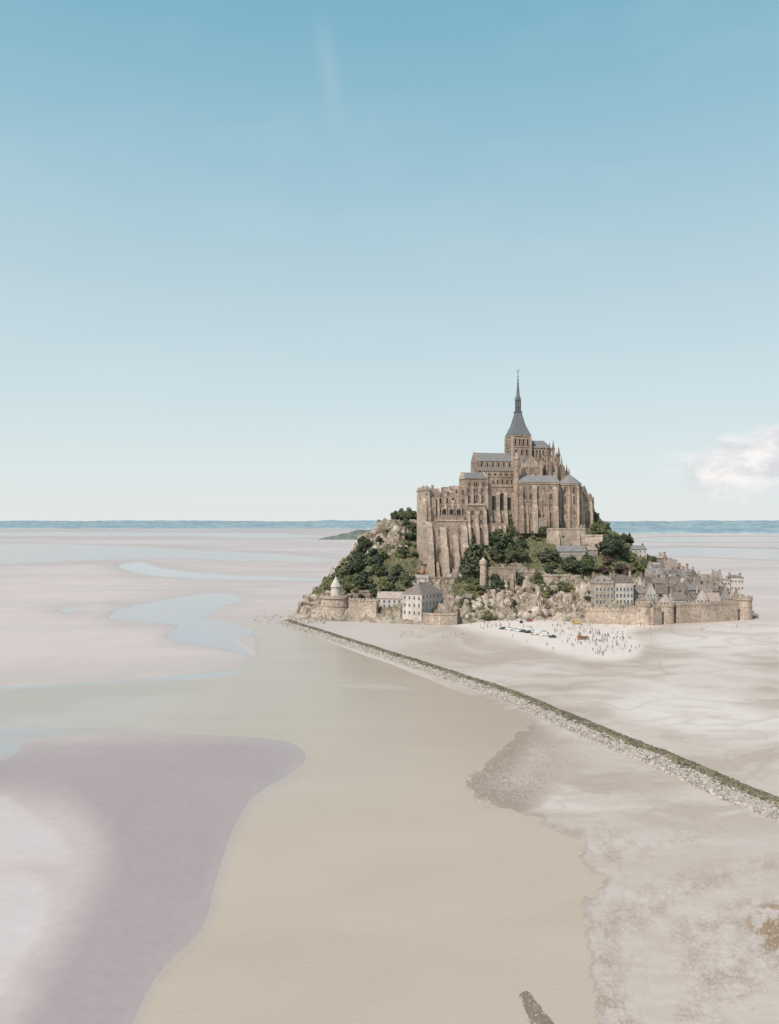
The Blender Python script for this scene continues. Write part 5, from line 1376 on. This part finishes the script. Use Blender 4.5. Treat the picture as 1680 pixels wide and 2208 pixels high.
# ---------------------------------------------------------------- people
def person_mesh(top, bot, hair, walk, arm, female):
    s = walk
    J = {'pel': (0, 0, .95, .14), 'sp': (0, 0, 1.15, .125), 'ch': (0, .01, 1.38, .15), 'nk': (0, 0, 1.52, .055), 'hd': (0, -.01, 1.62, .095), 'tp': (0, 0, 1.73, .075)}
    for k, sg in (('l', -1), ('r', 1)):
        f_ = sg*s
        J['sh'+k] = (sg*.18, 0, 1.43, .065); J['el'+k] = (sg*.23, .05+f_*.12, 1.16, .045); J['wr'+k] = (sg*.22, -.04+f_*.22-arm*.15, .93+arm*.15, .033); J['ha'+k] = (sg*.21, -.07+f_*.25-arm*.2, .84+arm*.22, .036)
        J['hp'+k] = (sg*.09, 0, .9, .1); J['kn'+k] = (sg*.1, -.03-f_*.2, .5, .065); J['an'+k] = (sg*.1, .02-f_*.32, .09, .045); J['to'+k] = (sg*.11, -.14-f_*.32, .04, .038)
    ks = list(J); ix = {k: i for i, k in enumerate(ks)}
    E = [('pel', 'sp'), ('sp', 'ch'), ('ch', 'nk'), ('nk', 'hd'), ('hd', 'tp')]
    for k in 'lr': E += [('ch', 'sh'+k), ('sh'+k, 'el'+k), ('el'+k, 'wr'+k), ('wr'+k, 'ha'+k), ('pel', 'hp'+k), ('hp'+k, 'kn'+k), ('kn'+k, 'an'+k), ('an'+k, 'to'+k)]
    me = bpy.data.meshes.new('person_skel'); me.from_pydata([J[k][:3] for k in ks], [(ix[a_], ix[b_]) for a_, b_ in E], [])
    o = bpy.data.objects.new('person_skel', me); COL.objects.link(o)
    o.modifiers.new('s', 'SKIN')
    sv = me.skin_vertices[0].data
    for i, k in enumerate(ks): sv[i].radius = (J[k][3], J[k][3]*(.75 if k in ('ch', 'sp', 'pel') else 1)); sv[i].use_root = (k == 'pel')
    sb = o.modifiers.new('u', 'SUBSURF'); sb.levels = 1
    dg = bpy.context.evaluated_depsgraph_get(); dg.update()
    out = bpy.data.meshes.new_from_object(o.evaluated_get(dg)); out.name = 'person'
    bpy.data.objects.remove(o)
    out.materials.clear()
    for m_ in (M['skin'], M[top], M[bot], M[hair], M['grey']): out.materials.append(m_)
    for p_ in out.polygons:
        c = p_.center
        if c.z > 1.66 or (c.z > 1.58 and c.y > .03): mi_ = 3
        elif c.z > 1.5: mi_ = 0
        elif abs(c.x) > .19 and c.z < (1.2 if walk > .3 else 1.0): mi_ = 0
        elif c.z > .98: mi_ = 1
        elif c.z > (.5 if female else .12): mi_ = 2 if abs(c.x) < .19 else 0
        elif c.z > .1: mi_ = 0
        else: mi_ = 4
        p_.material_index = mi_
    return out
PM = []
for top, bot, walk in (('white', 'navy', .5), ('navy', 'khaki', 0), ('red', 'black', .7), ('black', 'navy', .3), ('pink', 'white', 0), ('grey', 'black', .6), ('blue', 'khaki', .2), ('white', 'black', 0), ('khaki', 'grey', .6), ('red', 'navy', 0), ('black', 'black', .5)):
    try:
        PM.append((person_mesh(top, bot, 'hair', walk, random.choice([0, .5, 1]), random.random() < .4), f'person in {top} top and {bot} trousers '+('walking' if walk > .25 else 'standing')+' on the sand'))
    except Exception as ex:
        print('person fail', ex)
def person(px, py):
    me, lab = random.choice(PM)
    x, y = G(px, py)
    s = random.uniform(.93, 1.08)
    mkobj('person', me, None, (x, y, gz(px, py)), random.uniform(0, 6.28), lab, 'person', 'visitors on the beach', scale=(s, s, s))
cnt = 0
while cnt < 150:
    px = random.gauss(1290, 50); py = random.gauss(1374, 13)
    py += (px-1290)*.08
    if not (1195 < px < 1382 and 1346 < py < 1404): continue
    person(px, py); cnt += 1
for i in range(45):
    px = random.uniform(1000, 1260); py = 1345+(px-1000)*.03+random.gauss(4, 4)
    person(px, max(py, 1339))
for i in range(34):
    px = random.uniform(1100, 1375); person(px, 1372+(px-1100)*.13+random.gauss(0, 8))
for i in range(10): person(random.gauss(1290, 8), random.gauss(1410, 3))
for i in range(10): person(random.uniform(860, 1000), random.uniform(1352, 1378))
for i in range(12): person(random.uniform(1380, 1640), random.uniform(1349, 1372))

# ---------------------------------------------------------------- light, sky, camera
SUN = Vector((-.45, -.53, .72)).normalized()
sl = bpy.data.lights.new('sun', 'SUN'); sl.energy = 4.5; sl.angle = R(.5); sl.color = (1, .955, .9)
so_ = bpy.data.objects.new('sun', sl); COL.objects.link(so_)
so_.rotation_euler = SUN.to_track_quat('Z', 'Y').to_euler()
w = bpy.data.worlds.new('World'); scene.world = w; w.use_nodes = True
nt = w.node_tree; bg = nt.nodes['Background']
sky = nd(nt, 'ShaderNodeTexSky', sky_type='NISHITA'); sky.sun_disc = False
sky.sun_elevation = math.asin(SUN.z); sky.sun_rotation = math.atan2(SUN.x, SUN.y)
sky.air_density = 1; sky.dust_density = 1.5; sky.ozone_density = 1.5; sky.altitude = 60
tc = nd(nt, 'ShaderNodeTexCoord'); sp = nd(nt, 'ShaderNodeSeparateXYZ'); nt.links.new(tc.outputs['Generated'], sp.inputs[0])
rc = ramp(nt, sp.outputs[2], [(0, lin((235, 238, 237))), (.05, lin((227, 236, 236))), (.13, lin((214, 231, 234))), (.29, lin((188, 215, 225))), (.43, lin((156, 199, 215))), (.55, lin((127, 183, 205))), (1, lin((97, 152, 184)))])
sc = nd(nt, 'ShaderNodeVectorMath', operation='SCALE'); nt.links.new(rc, sc.inputs[0]); sc.inputs['Scale'].default_value = 10.0
skc = mixc(nt, sky.outputs['Color'], sc.outputs[0], .9)
# clouds low on one side of the sky, plus faint high wisps
mp = nd(nt, 'ShaderNodeMapping'); mp.inputs['Scale'].default_value = (1, 1, 1.9); nt.links.new(tc.outputs['Generated'], mp.inputs[0])
cn = noise_node(nt, mp.outputs[0], 14, 10, .56)
ex = mth(nt, 'POWER', mth(nt, 'DIVIDE', mth(nt, 'SUBTRACT', sp.outputs[0], .53), .25), 2)
ez = mth(nt, 'POWER', mth(nt, 'DIVIDE', mth(nt, 'SUBTRACT', sp.outputs[2], .066), .066), 2)
msk = mth(nt, 'SUBTRACT', 1.0, mth(nt, 'ADD', ex, ez), clamp=True)
cd = mth(nt, 'MULTIPLY', mth(nt, 'SUBTRACT', mth(nt, 'ADD', cn, mth(nt, 'MULTIPLY', msk, .5)), .60), 3.6, clamp=True)
cd = mth(nt, 'MULTIPLY', cd, mth(nt, 'MULTIPLY', msk, 2.6, clamp=True))
ccol = ramp(nt, noise_node(nt, mp.outputs[0], 26, 6, .6), [(.38, lin((219, 220, 224))), (.6, lin((251, 247, 245)))])
s2 = nd(nt, 'ShaderNodeVectorMath', operation='SCALE'); nt.links.new(ccol, s2.inputs[0]); s2.inputs['Scale'].default_value = 10.0
skc = mixc(nt, skc, s2.outputs[0], mth(nt, 'MULTIPLY', cd, .95))
mp2 = nd(nt, 'ShaderNodeMapping'); mp2.inputs['Scale'].default_value = (2.5, 1, 6); nt.links.new(tc.outputs['Generated'], mp2.inputs[0])
wn = noise_node(nt, mp2.outputs[0], 2.0, 6, .55)
skc = mixc(nt, skc, (8.0, 8.8, 9.0), mth(nt, 'MULTIPLY', mth(nt, 'SUBTRACT', wn, .5, clamp=True), .28, clamp=True))
# one faint high vapour wisp
lx = mth(nt, 'SUBTRACT', sp.outputs[0], mth(nt, 'MULTIPLY_ADD', mth(nt, 'SUBTRACT', sp.outputs[2], .5), -.16, -.067))
gx_ = mth(nt, 'POWER', 2.718, mth(nt, 'MULTIPLY', mth(nt, 'POWER', mth(nt, 'DIVIDE', lx, .010), 2), -1))
gz_ = mth(nt, 'POWER', 2.718, mth(nt, 'MULTIPLY', mth(nt, 'POWER', mth(nt, 'DIVIDE', mth(nt, 'SUBTRACT', sp.outputs[2], .49), .04), 2), -1))
skc = mixc(nt, skc, (8.0, 7.6, 8.0), mth(nt, 'MULTIPLY', mth(nt, 'MULTIPLY', gx_, gz_), .11))
nt.links.new(skc, bg.inputs['Color']); bg.inputs['Strength'].default_value = .1

cam = bpy.data.cameras.new('camera'); co_ = bpy.data.objects.new('camera', cam); COL.objects.link(co_)
co_.location = (0, 0, H); co_.rotation_euler = (math.pi/2, 0, 0)
cam.sensor_fit = 'VERTICAL'; cam.sensor_height = 36; cam.lens = 36*F/2208
cam.shift_y = 26/2208
cam.clip_start = 1; cam.clip_end = 400000
scene.camera = co_
scene.view_settings.view_transform = 'Standard'; scene.view_settings.look = 'None'; scene.view_settings.exposure = 0
print('objects', len(bpy.data.objects))
